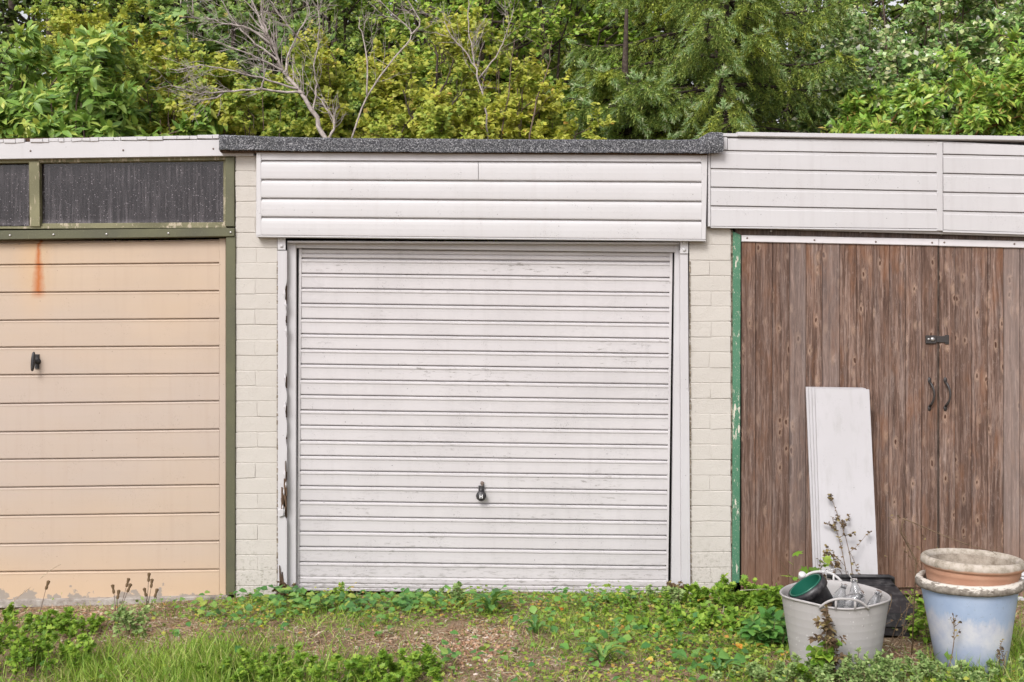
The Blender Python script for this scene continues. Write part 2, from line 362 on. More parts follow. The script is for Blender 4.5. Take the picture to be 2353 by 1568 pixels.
fl = n.ramp(n.math('ADD', n.noise(1, 6, n.map(n.pos, (22, 22, 60)), rough=.7), n.math('MULTIPLY', n.math('SUBTRACT', n.sep(n.pos)[2], .384), 7)), [(.47, 0.), (.54, 1.)])
M['pot_rim'] = n.col(n.mix(fl, n.ramp(n.noise(50, 5), [(.3, c4(.13, .11, .09)), (.7, c4(.30, .27, .23))]), c4(.58, .54, .48))); n.bump(n.noise(45, 6), .6, .005)
n = NT('terracotta with lime bloom', .9, .2)
X, Y, Z = n.sep(n.pos)
lime = n.ramp(n.math('ADD', Z, n.math('MULTIPLY', n.math('SUBTRACT', n.noise(18, 5), .5), .015)), [(.451, 0.), (.457, 1.)])
lc = n.ramp(n.noise(24, 7, rough=.75), [(.35, c4(.22, .19, .145)), (.55, c4(.42, .37, .31)), (.75, c4(.52, .47, .42))])
tc = n.ramp(n.noise(9, 6), [(.35, c4(.44, .235, .155)), (.7, c4(.52, .315, .215))])
n.bump(n.noise(60, 5), .4, .003); M['terracotta'] = n.col(n.mix(lime, tc, lc))
n = NT('limed pot inside', .9, .2); M['lime'] = n.col(n.ramp(n.noise(16, 7, rough=.75), [(.35, c4(.17, .135, .10)), (.55, c4(.34, .29, .235)), (.75, c4(.46, .41, .35))]))
n = NT('green plastic pot', .3, .5); M['green_plastic'] = n.col(c4(.012, .10, .065))
n = NT('clear bottle plastic', .06, .5); n.b.inputs['Transmission Weight'].default_value = .94; n.b.inputs['IOR'].default_value = 1.4
M['clear'] = n.col(c4(.86, .87, .88))
n = NT('milky plastic', .4, .5); n.b.inputs['Transmission Weight'].default_value = .35; M['milky'] = n.col(c4(.72, .71, .70))
# ground
n = NT('soil and litter', .97, .15)
a = n.ramp(n.noise(5, 8, rough=.7), [(.3, c4(.19, .125, .08)), (.5, c4(.38, .26, .175)), (.7, c4(.52, .40, .29))])
b = n.ramp(n.noise(70, 6, rough=.8), [(.35, c4(.09, .055, .035)), (.55, c4(.36, .25, .165)), (.8, c4(.52, .41, .30))])
c = n.mix(.55, a, b); c = n.mix(n.math('MULTIPLY', n.ramp(n.noise(1.7, 4, n.map(n.pos, loc=(3, 1, 0))), [(.42, 0.), (.6, 1.)]), .25), c, c4(.08, .085, .035))
n.bump(n.mix(.5, n.noise(30, 8, rough=.8), n.noise(120, 4)), .9, .02); M['soil'] = n.col(c)
GROUNDY = ('ground', 'grass', 'broad', 'weed', 'grey green weed', 'dry', 'fallen', 'yellow petal', 'dead')
def leafmat(name, stops, rough=.5, trans=.35, rnd='island', bright=1., patch=None, spec=.35):
    n = NT(name, rough, spec)
    f = n.island() if rnd == 'island' else n.rnd(); bright = 1.25 if name.startswith(GROUNDY) else (2.3 if 'spruce' in name else 2.7)
    stops = [(p_, tuple(min(.60, v * bright) for v in q_[:3]) + (1,)) for p_, q_ in stops]
    if patch: patch = patch[:3] + ([(p_, tuple(min(.60, v * bright) for v in q_[:3]) + (1,)) for p_, q_ in patch[3]],)
    c = n.ramp(f, stops)
    if patch: c = n.mix(n.ramp(n.noise(patch[0], 3), [(patch[1], 0.), (patch[2], 1.)]), c, n.ramp(f, patch[3]))
    n.put(n.b.inputs['Base Color'], c)
    t = n.N.new('ShaderNodeBsdfTranslucent'); n.put(t.inputs[0], n.mix(.35, c, c4(.30, .34, .03)))
    mx = n.N.new('ShaderNodeMixShader'); mx.inputs[0].default_value = trans
    n.L.new(n.b.outputs[0], mx.inputs[1]); n.L.new(t.outputs[0], mx.inputs[2]); n.L.new(mx.outputs[0], n.out.inputs[0])
    return n.m
def barkmat(name, a, b):
    n = NT(name, .9, .2); g = n.noise(18, 6, rough=.7); n.bump(g, .7, .01); return n.col(n.ramp(g, [(.35, a), (.7, b)]))
M['bark_dark'] = barkmat('dark bark', c4(.035, .026, .02), c4(.11, .085, .07))
M['bark_pale'] = barkmat('pale bare bark', c4(.24, .20, .18), c4(.54, .48, .44))
M['bark_mid'] = barkmat('brown bark', c4(.10, .07, .05), c4(.22, .165, .13))
M['bark_red'] = barkmat('reddish twig bark', c4(.18, .07, .03), c4(.30, .15, .07))
M['stalk'] = barkmat('dry stalk', c4(.10, .065, .04), c4(.26, .19, .12))
M['L_laurel'] = leafmat('laurel leaf', [(0, c4(.045, .085, .018)), (.5, c4(.085, .145, .026)), (.85, c4(.15, .20, .045)), (1, c4(.21, .22, .045))], .42, .3, spec=.4)
M['L_laurel_one'] = leafmat('laurel leaf single', [(0, c4(.045, .09, .018)), (.5, c4(.09, .155, .028)), (.85, c4(.16, .215, .05)), (1, c4(.24, .245, .05))], .42, .3, rnd='object', spec=.4)
YEL = [(0, c4(.11, .14, .02)), (.4, c4(.23, .225, .03)), (.75, c4(.35, .27, .04)), (.95, c4(.42, .25, .05)), (1, c4(.32, .12, .035))]
GRN = [(0, c4(.055, .095, .018)), (.5, c4(.115, .165, .028)), (1, c4(.22, .235, .04))]
M['L_yellow'] = leafmat('yellowing leaf', YEL, .55, .4, patch=(1.1, .48, .62, GRN))
M['L_yellow2'] = leafmat('half turned leaf', GRN, .55, .4, patch=(.9, .42, .58, YEL))
M['L_mid'] = leafmat('mid green leaf', [(0, c4(.045, .08, .018)), (.5, c4(.10, .15, .03)), (1, c4(.19, .225, .05))], .5, .35)
M['L_maple'] = leafmat('lobed leaf', [(0, c4(.05, .09, .03)), (.6, c4(.105, .165, .045)), (.95, c4(.17, .215, .06)), (1, c4(.30, .14, .04))], .5, .3)
M['L_bright'] = leafmat('bright green leaf', [(0, c4(.07, .12, .018)), (.5, c4(.14, .22, .03)), (1, c4(.24, .28, .05))], .5, .35)
M['L_dark'] = leafmat('dark green leaf', [(0, c4(.03, .05, .014)), (.6, c4(.07, .10, .025)), (1, c4(.13, .16, .04))], .5, .3)
M['L_glossy'] = leafmat('glossy grey green leaf', [(0, c4(.05, .10, .028)), (.5, c4(.11, .18, .05)), (.9, c4(.24, .31, .11)), (1, c4(.42, .46, .22))], .28, .25, spec=.7)
M['L_narrow'] = leafmat('narrow shiny leaf', [(0, c4(.05, .10, .015)), (.5, c4(.105, .18, .025)), (.88, c4(.19, .26, .045)), (1, c4(.30, .15, .05))], .35, .3, spec=.6)
NEED = [(0, c4(.05, .085, .022)), (.5, c4(.11, .16, .036)), (1, c4(.20, .225, .055))]
M['needle_old'] = leafmat('old spruce needles', NEED, .6, .15, patch=(1.2, .52, .66, [(0, c4(.10, .135, .02)), (1, c4(.24, .25, .035))]))
M['needle_new'] = leafmat('fresh spruce needles', [(0, c4(.10, .165, .06)), (.6, c4(.175, .245, .105)), (1, c4(.26, .32, .17))], .6, .15)
M['G_cover'] = leafmat('ground cover leaf', [(0, c4(.07, .14, .018)), (.4, c4(.16, .27, .03)), (.75, c4(.29, .38, .055)), (.93, c4(.38, .37, .07)), (1, c4(.46, .24, .06))], .5, .35)
M['G_grass'] = leafmat('grass blade', [(0, c4(.09, .17, .02)), (.5, c4(.20, .33, .04)), (.82, c4(.32, .42, .08)), (1, c4(.50, .41, .20))], .5, .35)
M['G_broad'] = leafmat('broad weed leaf', [(0, c4(.05, .15, .04)), (.6, c4(.10, .25, .05)), (1, c4(.2, .33, .07))], .45, .3)
M['G_broad_one'] = leafmat('broad weed leaf single', [(0, c4(.05, .13, .04)), (.35, c4(.08, .20, .045)), (.75, c4(.14, .27, .06)), (1, c4(.28, .34, .07))], .45, .3, rnd='object')
M['G_bush'] = leafmat('weed foliage', [(0, c4(.07, .15, .015)), (.5, c4(.16, .29, .03)), (1, c4(.31, .43, .06))], .5, .35)
M['G_greyish'] = leafmat('grey green weed foliage', [(0, c4(.10, .17, .05)), (.5, c4(.20, .30, .09)), (1, c4(.36, .44, .18))], .5, .3)
M['G_straw'] = leafmat('dry straw', [(0, c4(.20, .10, .05)), (.5, c4(.46, .30, .19)), (1, c4(.62, .50, .36))], .8, .2)
M['G_fallen'] = leafmat('fallen yellow leaf', [(0, c4(.45, .16, .02)), (.5, c4(.60, .29, .03)), (1, c4(.55, .38, .08))], .6, .25, rnd='object')
M['G_petal'] = leafmat('yellow petal', [(0, c4(.75, .42, .02)), (1, c4(.85, .55, .04))], .6, .25)
M['G_dead'] = leafmat('dead brown leaf', [(0, c4(.05, .03, .02)), (.6, c4(.13, .085, .045)), (1, c4(.22, .18, .07))], .8, .15)
n = NT('pebble', .8, .3); M['pebble'] = n.col(n.ramp(n.island(), [(0, c4(.22, .115, .07)), (.45, c4(.44, .25, .15)), (.8, c4(.56, .38, .27)), (1, c4(.60, .54, .48))]))

# ------------------------------------------------------------------ ground
def blob(px, py, cx, cy, rx, ry): return np.exp(-(((px - cx) / rx) ** 2 + ((py - cy) / ry) ** 2))
def to_px(x, y):
    d = D + y; return CX + x / d * D * PX, CY + H / d * D * PX
def hgt(x, y):
    x = np.asarray(x, float); y = np.asarray(y, float)
    h = -.018 * np.clip(-x - 1.3, 0, 1.7) / .5 - .015 * np.clip((-x - 1.55) * 8, 0, 1) - .012 * np.clip(x - 1.5, 0, 1.6)
    h = h + .012 * np.sin(2.1 * x + 1.3 * y) * np.sin(1.7 * y - .6 * x + 1) + .006 * np.sin(7.3 * x + 2) * np.sin(6.1 * y + 1) + .003 * np.sin(23 * x) * np.sin(19 * y + x * 3)
    near = np.exp(-((y + .05) / .25) ** 2)
    h = h + near * (.022 * np.exp(-((x + .2) / 1.4) ** 2) - .018)
    far = np.clip((np.hypot(x, y) - 6) / 4, 0, 1)
    inside = np.clip((y - .02) / .05, 0, 1)
    return h * (1 - far) * (1 - inside) - .06 * inside
def axis(a, b, step, far):
    c = list(np.arange(a, b, step)); g = step; lo, hi = [a], [b]
    while hi[-1] < far: g *= 1.35; hi.append(hi[-1] + g)
    g = step
    while lo[-1] > -far: g *= 1.35; lo.append(lo[-1] - g)
    return np.array(lo[::-1][:-1] + c + hi)
xs, ys = axis(-4.2, 4.2, .05, 500), axis(-3.2, .3, .045, 500)
gx, gy = np.meshgrid(xs, ys); gz = hgt(gx, gy)
rg = np.random.default_rng(1)
gz += rg.normal(0, .0025, gz.shape) * (np.hypot(gx, gy) < 6)
nx, ny = len(xs), len(ys)
idx = np.arange(nx * ny).reshape(ny, nx)
fq = np.stack([idx[:-1, :-1], idx[:-1, 1:], idx[1:, 1:], idx[1:, :-1]], -1).reshape(-1, 4)
def np_mesh(name, V, F, mat, parent=None, smooth=False):
    me = bpy.data.meshes.new(name); V = np.ascontiguousarray(V, dtype=np.float32); F = np.ascontiguousarray(F, dtype=np.int32)
    me.vertices.add(len(V)); me.vertices.foreach_set('co', V.ravel())
    k = F.shape[1]; me.loops.add(F.size); me.loops.foreach_set('vertex_index', F.ravel())
    me.polygons.add(len(F)); me.polygons.foreach_set('loop_start', np.arange(0, F.size, k, dtype=np.int32))
    me.update(calc_edges=True); me.materials.append(mat)
    if smooth: me.polygons.foreach_set('use_smooth', np.ones(len(F), bool))
    o = bpy.data.objects.new(name, me); link(o, parent)
    if parent is not None:
        loc = Vector((0, 0, 0)); p = parent
        while p is not None: loc += p.location; p = p.parent
        o.location = -loc
    return o
g = np_mesh('ground', np.stack([gx, gy, gz], -1).reshape(-1, 3), fq, M['soil'], smooth=True); g['kind'] = 'structure'

# ------------------------------------------------------------------ small hardware shared by all garages
def dome_mesh(r, name, mat):
    m = MB(); m.lathe([(r, 0), (r * .9, r * .35), (r * .5, r * .6), (.0001, r * .68)], 10, Matrix.Rotation(math.radians(90), 4, 'X'))
    me = bpy.data.meshes.new(name); me.from_pydata(m.v, [], m.f); me.materials.append(mat)
    me.polygons.foreach_set('use_smooth', [True] * len(m.f)); return me
screw_me = dome_mesh(.007, 'screw', M['screw']); screw_dk = dome_mesh(.0055, 'screw', M['screw_dark']); bolt_me = dome_mesh(.011, 'bolt', M['trim'])
def wloc(p):
    l = Vector((0, 0, 0))
    while p is not None: l += p.location; p = p.parent
    return l
def screws(parent, pts, y, me=screw_me, name='screw'):
    for a, b in pts:
        o = bpy.data.objects.new(name, me); link(o, parent); o.location = W(a, b, y) - wloc(parent)

def brick_pier(parent, x0, x1, top, bot, off, covered=None, mat=None, seed=0):
    """a pier of painted bricks: alternate courses of one long brick and two short"""
    r = random.Random(seed); mat = M['masonry']
    m = MB(); a, b = W(x0, top), W(x1, bot)
    m.box(a.x + .004, b.x - .004, .0026, .24, b.z - .1, a.z); core = m.build('brick_pier', mat, parent)
    ch = 35.3; z = top + off; k = 0
    while z < bot + 8:
        t, bb = max(z, top), z + ch
        cuts = [x0, x1] if k % 2 else [x0, (x0 + x1) / 2 + r.uniform(-3, 3), x1]
        for i in range(len(cuts) - 1):
            l, rr = cuts[i] + (.1 if i else 0), cuts[i + 1] - (.1 if i < len(cuts) - 2 else 0)
            if bb - t > 6:
                q = MB(); j = lambda s: r.uniform(-s, s) * 1.4
                yf = r.uniform(-.0024, .0010)
                q.quad([(l + j(.8), t + .75 + j(.8)), (rr + j(.6), t + .75 + j(.8)), (rr + j(.6), bb - .75 + j(.8)), (l + j(.6), bb - .75 + j(.8))], yf, .05, .0022)
                q.build('brick', mat, core)
        z += ch; k += 1
    return core

# ------------------------------------------------------------------ LEFT garage: cream door, green framed transom
LG = thing('garage', 'left garage with cream up-and-over door below a green framed dirty window', 'garage', (-2.2, 0, 0))
slope = lambda px, yl, yr, xl=0., xr=540.: yl + (yr - yl) * (px - xl) / (xr - xl)
XL = -345
fas = strip([(0, 0), (.02, -.004), (.98, -.004), (1, 0)], (XL - 60, 332.5, 372), (583, 320, 358), -.022, .02, 20, .0004).build('fascia_board', M['trim'], LG)
screws(fas, [(70, 347), (283, 345.5), (490, 342), (-150, 350)], -.027, screw_dk)
# crumbling edge of old roof covering, a broken lip with gaps
m = MB(); r = random.Random(3); px = XL - 60.
while px < 500:
    w = r.uniform(12, 40); nx_ = min(px + w, 503); base = slope(px, 328.5, 317.5); base2 = slope(nx_, 328.5, 317.5)
    d1, d2 = r.uniform(-1, 1.5), r.uniform(-1, 1.5)
    if r.random() > .09:
        m = MB(); m.quad([(px, base - 8 + r.uniform(-1, 1)), (nx_, base2 - 8 + r.uniform(-1, 1)), (nx_ - .5, base2 + d2), (px + .5, base + d1)], -.030 + r.uniform(-.004, .003), .03, .002); m.build('roof_edge_flashing', M['trim'], LG)
    px = nx_
m = MB(); m.quad([(XL - 60, 324), (503, 312), (503, 322), (XL - 60, 334)], -.012, .2, .001); m.build('roof_edge', M['rot'], LG)
# transom frame and panes
yfr = .0
win = MB()
win.quad([(XL - 20, 372), (538, 357), (538, 366.5), (XL - 20, 381)], yfr + .004, .06).quad([(XL - 20, 522.5), (520, 518.5), (520, 524), (XL - 20, 528)], yfr + .004, .06)
win = win.build('window', M['olive_light'], LG)
m = MB(); m.quad([(92, 365.5), (518, 361), (518, 370), (92, 376)], yfr + .018, .05, .002).quad([(92, 513.8), (518, 511), (518, 519.5), (92, 521.5)], yfr + .014, .05, .003).quad([(513, 368), (520, 368), (520, 514), (513, 514)], yfr + .016, .05, .003).build('sash', M['olive_light'], win)
m = MB(); m.quad([(66, 372), (90, 371), (91.5, 521), (68, 521)], yfr - .006, .06, .002); m.build('mullion', M['olive_light'], win)
m = MB(); m.quad([(518, 362), (538.5, 362), (538.5, 521), (518, 521)], yfr - .012, .06, .003); m.build('window_jamb', M['olive'], win)
for a, b, c_, d_ in ((92, 517, 373, 517.5), (-170, 67, 381, 519)):
    m = MB(); m.quad([(a, c_), (b, c_ - 2), (b, d_), (a, d_)], yfr + .030, .034, .0003); m.build('pane', M['glass'], win)
m = MB(); m.quad([(-178, 372), (-170, 372), (-170, 521), (-178, 521)], yfr - .006, .06, .002); m.build('mullion', M['olive_light'], win)
m = MB(); m.quad([(XL, 378), (-178, 378), (-178, 521), (XL, 521)], yfr + .030, .034, .0003); m.build('pane', M['glass'], win)
rail = MB(); rail.quad([(XL - 20, 534), (538.5, 524), (538.5, 543.5), (XL - 20, 556)], -.022, .05, .003); rail = rail.build('door_head_rail', M['olive'], LG)
screws(rail, [(23, 541.5), (123, 539.5), (245, 538.5), (387, 536.5), (530, 534.5), (-110, 544), (-240, 547)], -.0225)
m = MB(); m.quad([(519, 543.6), (541, 543.6), (540, 1368), (519.5, 1368)], -.012, .06, .003); m.build('door_post', M['olive'], LG)
m = MB(); m.quad([(XL - 22, 556), (XL, 556), (XL, 1394), (XL - 22, 1394)], -.012, .06, .003); m.build('door_post', M['olive'], LG)
# cream door
YD = .030
door = MB()
door.quad([(503.5, 548), (518.8, 548), (519, 1368.5), (504, 1369)], YD - .002, YD + .03, .002).quad([(XL, 566), (XL + 15, 566), (XL + 15, 1392), (XL, 1392)], YD - .002, YD + .03, .002)
pz0, pz1 = W(XL, 1392, YD), W(518, 552, YD)
door.box(pz0.x, pz1.x, YD + .032, YD + .04, pz0.z, pz1.z)
door = door.build('door', M['door_cream'], LG)
gr = [550, 603, 667, 731, 794, 857, 920, 985, 1049, 1112.5, 1177, 1242, 1307, 1369]
gl = [558, 607.5, 671, 735, 797, 860.5, 926.5, 991.5, 1054.5, 1119, 1184, 1249, 1313, 1383]
for k in range(13):
    e = lambda x, i: slope(x, gl[i], gr[i], 0, 503)
    prof = [(0, .016), (.035, .016), (.055, .002), (.09, -.0015), (.14, 0), (.5, -.0006), (.97, 0), (.995, .001), (1, .016)]
    strip(prof, (XL + 15, e(XL + 15, k), e(XL + 15, k + 1)), (503.5, e(503, k), e(503, k + 1)), YD, YD + .031, 14, .0006).build('door_panel', M['door_cream'], door)
hd = MB()
hp = W(86, 831, YD)
R90 = Matrix.Rotation(math.radians(90), 4, 'X')
hd.lathe([(.0001, 0), (.021, 0), (.021, .006), (.012, .010), (.010, .038), (.0001, .038)], 16, Matrix.Translation(hp) @ R90, True)
hd.box(hp.x - .012, hp.x + .012, YD - .008, YD, hp.z - .042, hp.z + .042)
hk = W(77, 831, YD - .05)
ring = [(hk.x - .003 + .003 * math.cos(t), hk.y + .004 * math.cos(t), hk.z + .056 * math.cos(t * 1)) for t in np.linspace(0, math.pi, 9)]
hd.tube([(p[0], p[1], p[2]) for p in ring], [.002, .007, .010, .0115, .012, .0115, .010, .007, .002], 10)
hd.build('handle', M['black'], door)
m = MB(); m.quad([(XL - 30, 1390), (524, 1371), (524, 1384), (XL - 30, 1406)], -.02, .2, .004); m.build('door_sill', M['concrete'], LG)
brick_pier(LG, XL - 122, XL - 22, 370, 1400, 0, seed=5)
# body behind the fronts
def shell(parent, x0, x1, top, roofmat, wallmat):
    a, b = W(x0, top), W(x1, top)
    m = MB(); m.box(a.x, b.x, .245, 5.4, a.z - .09, a.z); m.build('roof', roofmat, parent)
    m = MB()
    m.box(a.x, a.x + .12, .245, 5.3, -.1, a.z - .091).box(b.x - .12, b.x, .245, 5.3, -.1, a.z - .091).box(a.x + .121, b.x - .121, 5.2, 5.3, -.1, a.z - .091)
    m.build('wall', wallmat, parent)
shell(LG, XL - 122, 588, 322, M['felt'], M['interior'])
m = MB(); a, b = W(XL - 60, 321), W(583, 321); m.box(a.x, b.x, -.01, .244, a.z - .05, a.z + .0); m.build('roof_edge', M['rot'], LG)

# ------------------------------------------------------------------ CENTRE garage
CG = thing('garage', 'middle garage with white ribbed up-and-over door and white cladding under grey felt edge', 'garage', (-.1, 0, 0))
brick_pier(CG, 541, 637.5, 357, 1362, 1.5, seed=1)
brick_pier(CG, 1584.5, 1679.5, 520, 1350, 8, seed=2)
# timber frame head and cladding carrier
CF = -.050
cl = MB()
cl.quad([(589, 350), (600, 350), (600.5, 541.5), (588, 541.5)], CF - .006, -.004, .003)
cl.quad([(1612, 355), (1626, 355), (1622, 551), (1612.5, 551)], CF - .006, -.004, .003)
cl.quad([(600, 352), (1612, 352), (1612, 549), (600, 540)], CF + .02, -.004, .001)
cl = cl.build('cladding', M['upvc'], CG)
m = strip([(0, 0), (1, 0)], (600.3, 350, 367.5), (1611.8, 351, 372), CF - .001, CF + .02, 10, .0006); m.build('top_batten', M['post_white'], cl)
LT = [368.6, 412, 455, 498, 541.5]; RT = [373, 417.6, 462.4, 507, 551.5]
def shiplap(d=.010):   # concave upper edge, rounded belly
    d = .014; return [(0, d), (.05, d), (.07, d * .4), (.13, -.001), (.22, -.0045), (.35, -.006), (.6, -.0065), (.85, -.0055), (.95, -.0045), (.99, -.002), (1, d)]
for k in range(4):
    fx = lambda x, A=LT, B=RT, i=k: A[i] + (B[i] - A[i]) * (x - 600) / 1012.
    f2 = lambda x, i=k + 1: LT[i] + (RT[i] - LT[i]) * (x - 600) / 1012.
    if k == 0: segs = [(600.4, 1098.6), (1099.8, 1611.8)]
    else: segs = [(600.4, 1611.8)]
    for a, b in segs:
        strip(shiplap(), (a, fx(a), f2(a)), (b, fx(b), f2(b)), CF, CF + .018, 16, .0007).build('cladding_board', M['upvc'], cl)
m = strip([(0, 0), (.5, -.002), (1, 0)], (589, 541.6, 545), (1622, 551.6, 554.5), CF - .003, -.004, 8, .0005); m.build('drip_trim', M['trim'], cl)
# mineral felt folded over the roof edge
prof = [(-.6, .16), (-.32, .13), (-.1, .03), (0, .008), (.06, .001), (.15, -.002), (.5, -.001), (.85, .001), (.95, -.004), (1, .002)]
m = MB(); pts = [(503, 309.5, 345.5), (560, 311, 346), (640, 314, 347.5), (784, 317, 349.5), (900, 317.5, 350.5), (1100, 319.5, 351.5), (1280, 320, 351.5), (1450, 320.5, 352), (1568, 321, 352.3), (1614, 319, 352.5)]
r = random.Random(8); v = []; f = []; xs_ = np.linspace(503, 1614, 120); k = len(prof)
for x in xs_:
    t = np.interp(x, [p[0] for p in pts], [p[1] for p in pts]); b = np.interp(x, [p[0] for p in pts], [p[2] for p in pts]) + r.uniform(-.7, .7)
    w = r.uniform(-.0015, .0015)
    for tt, dy in prof:
        if tt < 0: p = W(x, t, CF - .035); v.append((p.x, CF - .035 + dy, p.z + (.004 if dy > .05 else .002)))
        else: p = W(x, t + (b - t) * tt, CF - .035); v.append((p.x, CF - .035 + dy + w, p.z))
    p = W(x, b, CF - .035); v.append((p.x, CF - .022, p.z + .002)); p = W(x, t + 3, CF - .035); v.append((p.x, .02, p.z - .01))
kk = k + 2
for i in range(len(xs_) - 1):
    for j in range(kk): f.append((i * kk + j, i * kk + (j + 1) % kk, (i + 1) * kk + (j + 1) % kk, (i + 1) * kk + j))
f += [tuple(range(kk))[::-1], tuple(range((len(xs_) - 1) * kk, len(xs_) * kk))]
m.add(v, f, True); felt = m.build('roof_felt', M['felt'], CG)
# curled end of the felt
m = MB(); v = []; f = []; cols = 9; rows = 9
for i in range(cols):
    u = i / (cols - 1); x = 1608 + 53 * u
    t = 316 - 14 * min(1, u * 2.2) + (3 * (u - .6) if u > .6 else 0); b = 353.5 - 3.5 * u
    for j in range(rows):
        w = j / (rows - 1); p = W(x + (2 if u > .9 and j % 2 else 0), t + (b - t) * w, CF - .05)
        v.append((p.x, CF - .046 - .006 * math.sin(w * 3.1) - .004 * math.sin(u * 6 + 1) + .018 * (1 - w) ** 3, p.z))
    p = W(x, t, CF); v.append((p.x, CF + .12, p.z + .006)); v.append((p.x, CF + .12, p.z - .01)); p = W(x, b, CF - .046); v.append((p.x, CF - .035, p.z + .004))
kk = rows + 3; order = list(range(rows)) + [rows + 2, rows + 1, rows]
for i in range(cols - 1):
    for j in range(kk):
        a, b = order[j], order[(j + 1) % kk]; f.append((i * kk + a, i * kk + b, (i + 1) * kk + b, (i + 1) * kk + a))
f += [tuple(order)[::-1], tuple((cols - 1) * kk + q for q in order)]
m.add(v, f, False); m.build('felt_corner', M['felt'], felt)
m = MB(); m.quad([(505, 343), (1625, 350), (1625, 356.5), (505, 349)], CF - .018, .0, .001); m.build('felt_underlay', M['rot'], felt)
# timber frame
fr = MB()
fr.quad([(659.3, 557), (680, 557), (680, 1362), (657, 1362)], .028, .06, .002).quad([(1551, 560), (1561.8, 560), (1565, 1362), (1542.5, 1362)], .028, .06, .002)
fr.quad([(660, 553.5), (1562, 557), (1562, 561.5), (660, 558)], -.012, .06, .002)
fr.quad([(676, 558.2), (1556, 561.8), (1556, 580), (676, 570)], .034, .07, .002)
fr = fr.build('door_frame', M['post_white'], CG)
v = []; r = random.Random(4); m = MB()       # left post: its right edge eaten away in places
ys_ = np.linspace(576, 1356, 79); prev = None
def bite(y):
    e = 0
    for c0, h0, d0 in ((668, 22, 5), (690, 12, 6), (735, 25, 3), (880, 22, 5), (945, 26, 4), (1010, 12, 3), (1095, 22, 4), (1150, 32, 15), (1180, 10, 12)):
        e = max(e, d0 * max(0, 1 - abs(y - c0) / h0))
    return e
for a, b in zip(ys_[:-1], ys_[1:]):
    ea, eb = bite(a) + (r.random() * 1.2 if bite(a) > 1 else 0), bite(b)
    m.quad([(637.6, a), (659 - ea, a), (659 - eb, b), (637.6, b)], -.010, .055, .0002)
post = m.build('left_post', M['post_white'], fr); post.name = 'post'
m = MB(); m.quad([(640, 600), (657.5, 600), (657.5, 1340), (640, 1340)], .0, .03, .001); m.build('bare_timber', M['rot'], post)
m = MB(); r = random.Random(12)      # curled flakes of paint and torn splinters along that edge
for y in (675, 700, 760, 868, 935, 1090, 1112, 1130, 1165, 1172):
    x = 658 - bite(y); p = W(x, y, -.012)
    m.add([(p.x, -.012, p.z + .03), (p.x - .012, -.011, p.z), (p.x + .006, -.03, p.z - .004), (p.x, -.013, p.z - .035)], [(0, 1, 2), (1, 3, 2)])
m.build('paint_flake', M['post_white'], post)
m = MB()
for (x0, y0, x1, y1, w) in ((652, 1100, 655, 1165, 4), (646, 1120, 652, 1172, 6), (655, 1060, 657, 1140, 2.5), (641, 1300, 645, 1345, 3), (647, 1315, 649, 1345, 3.5)):
    MB().quad([(x0, y0), (x0 + w * .4, y0), (x1 + w, y1), (x1 - w, y1)], -.019, -.008, .002).build('splinter', M['rot'], post)
m = MB(); m.quad([(638, 1172), (652, 1170), (651, 1186), (641, 1189)], -.024, -.01, .003); m.build('paint_flake', M['post_white'], post)
m = MB(); m.quad([(1562.5, 575), (1581, 575), (1585.5, 1352), (1566, 1352)], -.008, .055, .002).quad([(1578, 900), (1583.5, 900), (1586.5, 1352), (1580, 1352)], -.011, 0., .001); m.build('post', M['post_white'], fr)
for a, b in ((638, 656), (1563, 1581.5)):
    m = MB(); m.quad([(a, 544 if a < 1000 else 553), (b, 544 if a < 1000 else 553), (b, 574.5 if a < 1000 else 583), (a, 574.5 if a < 1000 else 583)], -.016, -.0085, .001); pl = m.build('fixing_plate', M['trim'], fr)
    screws(pl, [((a + b) / 2, 550 if a < 1000 else 558), ((a + b) / 2, 565.5 if a < 1000 else 574)], -.0165, bolt_me, 'bolt')
m = MB(); m.quad([(680, 570), (687, 570), (682, 1362), (678, 1362)], .075, .09, .001).quad([(1540, 575), (1553, 575), (1556, 1362), (1528, 1362)], .075, .09, .001); m.build('gap_shade_strip', M['dark'], fr)  # near-black strips painted in for the shade of the gaps beside the door
# dirt line between post and brick
m = MB(); r = random.Random(9)
for x0 in (637.0, 1585.3):
    y = 600.
    while y < 1345:
        hh = r.uniform(5, 16); x = x0 + (y - 600) * (.0 if x0 < 1000 else .004); w = r.uniform(.5, 1.6)
        m.quad([(x - w, y), (x + w, y + 1), (x + w * r.uniform(.5, 1.2), y + hh), (x - w, y + hh)], -.0115 if x0 < 1000 else -.0095, 0., .0003); y += hh + r.uniform(0, 4)
m.build('crumbling_sealant', M['mortar_raw'], fr)
# the up-and-over door
YC = .062
dl = lambda y: 693.5 - 7 * (y - 572) / 790.; dr_ = lambda y: 1540.5 - 9 * (y - 572) / 790.
door = MB()
door.quad([(686.5, 571), (693.3, 571), (686.3, 1358), (681.5, 1358)], YC - .006, YC + .03, .002).quad([(1539.8, 576), (1546, 576), (1534, 1367), (1530.6, 1367)], YC - .006, YC + .03, .002)
pa, pb = W(690, 1356, YC), W(1538, 576, YC)
door.box(pa.x, pb.x, YC + .034, YC + .044, pa.z, pb.z)
door = door.build('door', M['door_white'], CG)
GL = [572, 583, 592.7, 627, 661, 696, 731, 766, 800.5, 835.5, 870.5, 906, 941, 976, 1011, 1045.5, 1080, 1115, 1150, 1185, 1220, 1255, 1290, 1324.6, 1341, 1350, 1358]
GR = [580, 590, 601, 637, 671.5, 707, 742, 777, 812, 847, 882, 917.5, 952.5, 987.5, 1022, 1057, 1091.5, 1126.5, 1162, 1197, 1230, 1265, 1300, 1333, 1350, 1358.5, 1367]
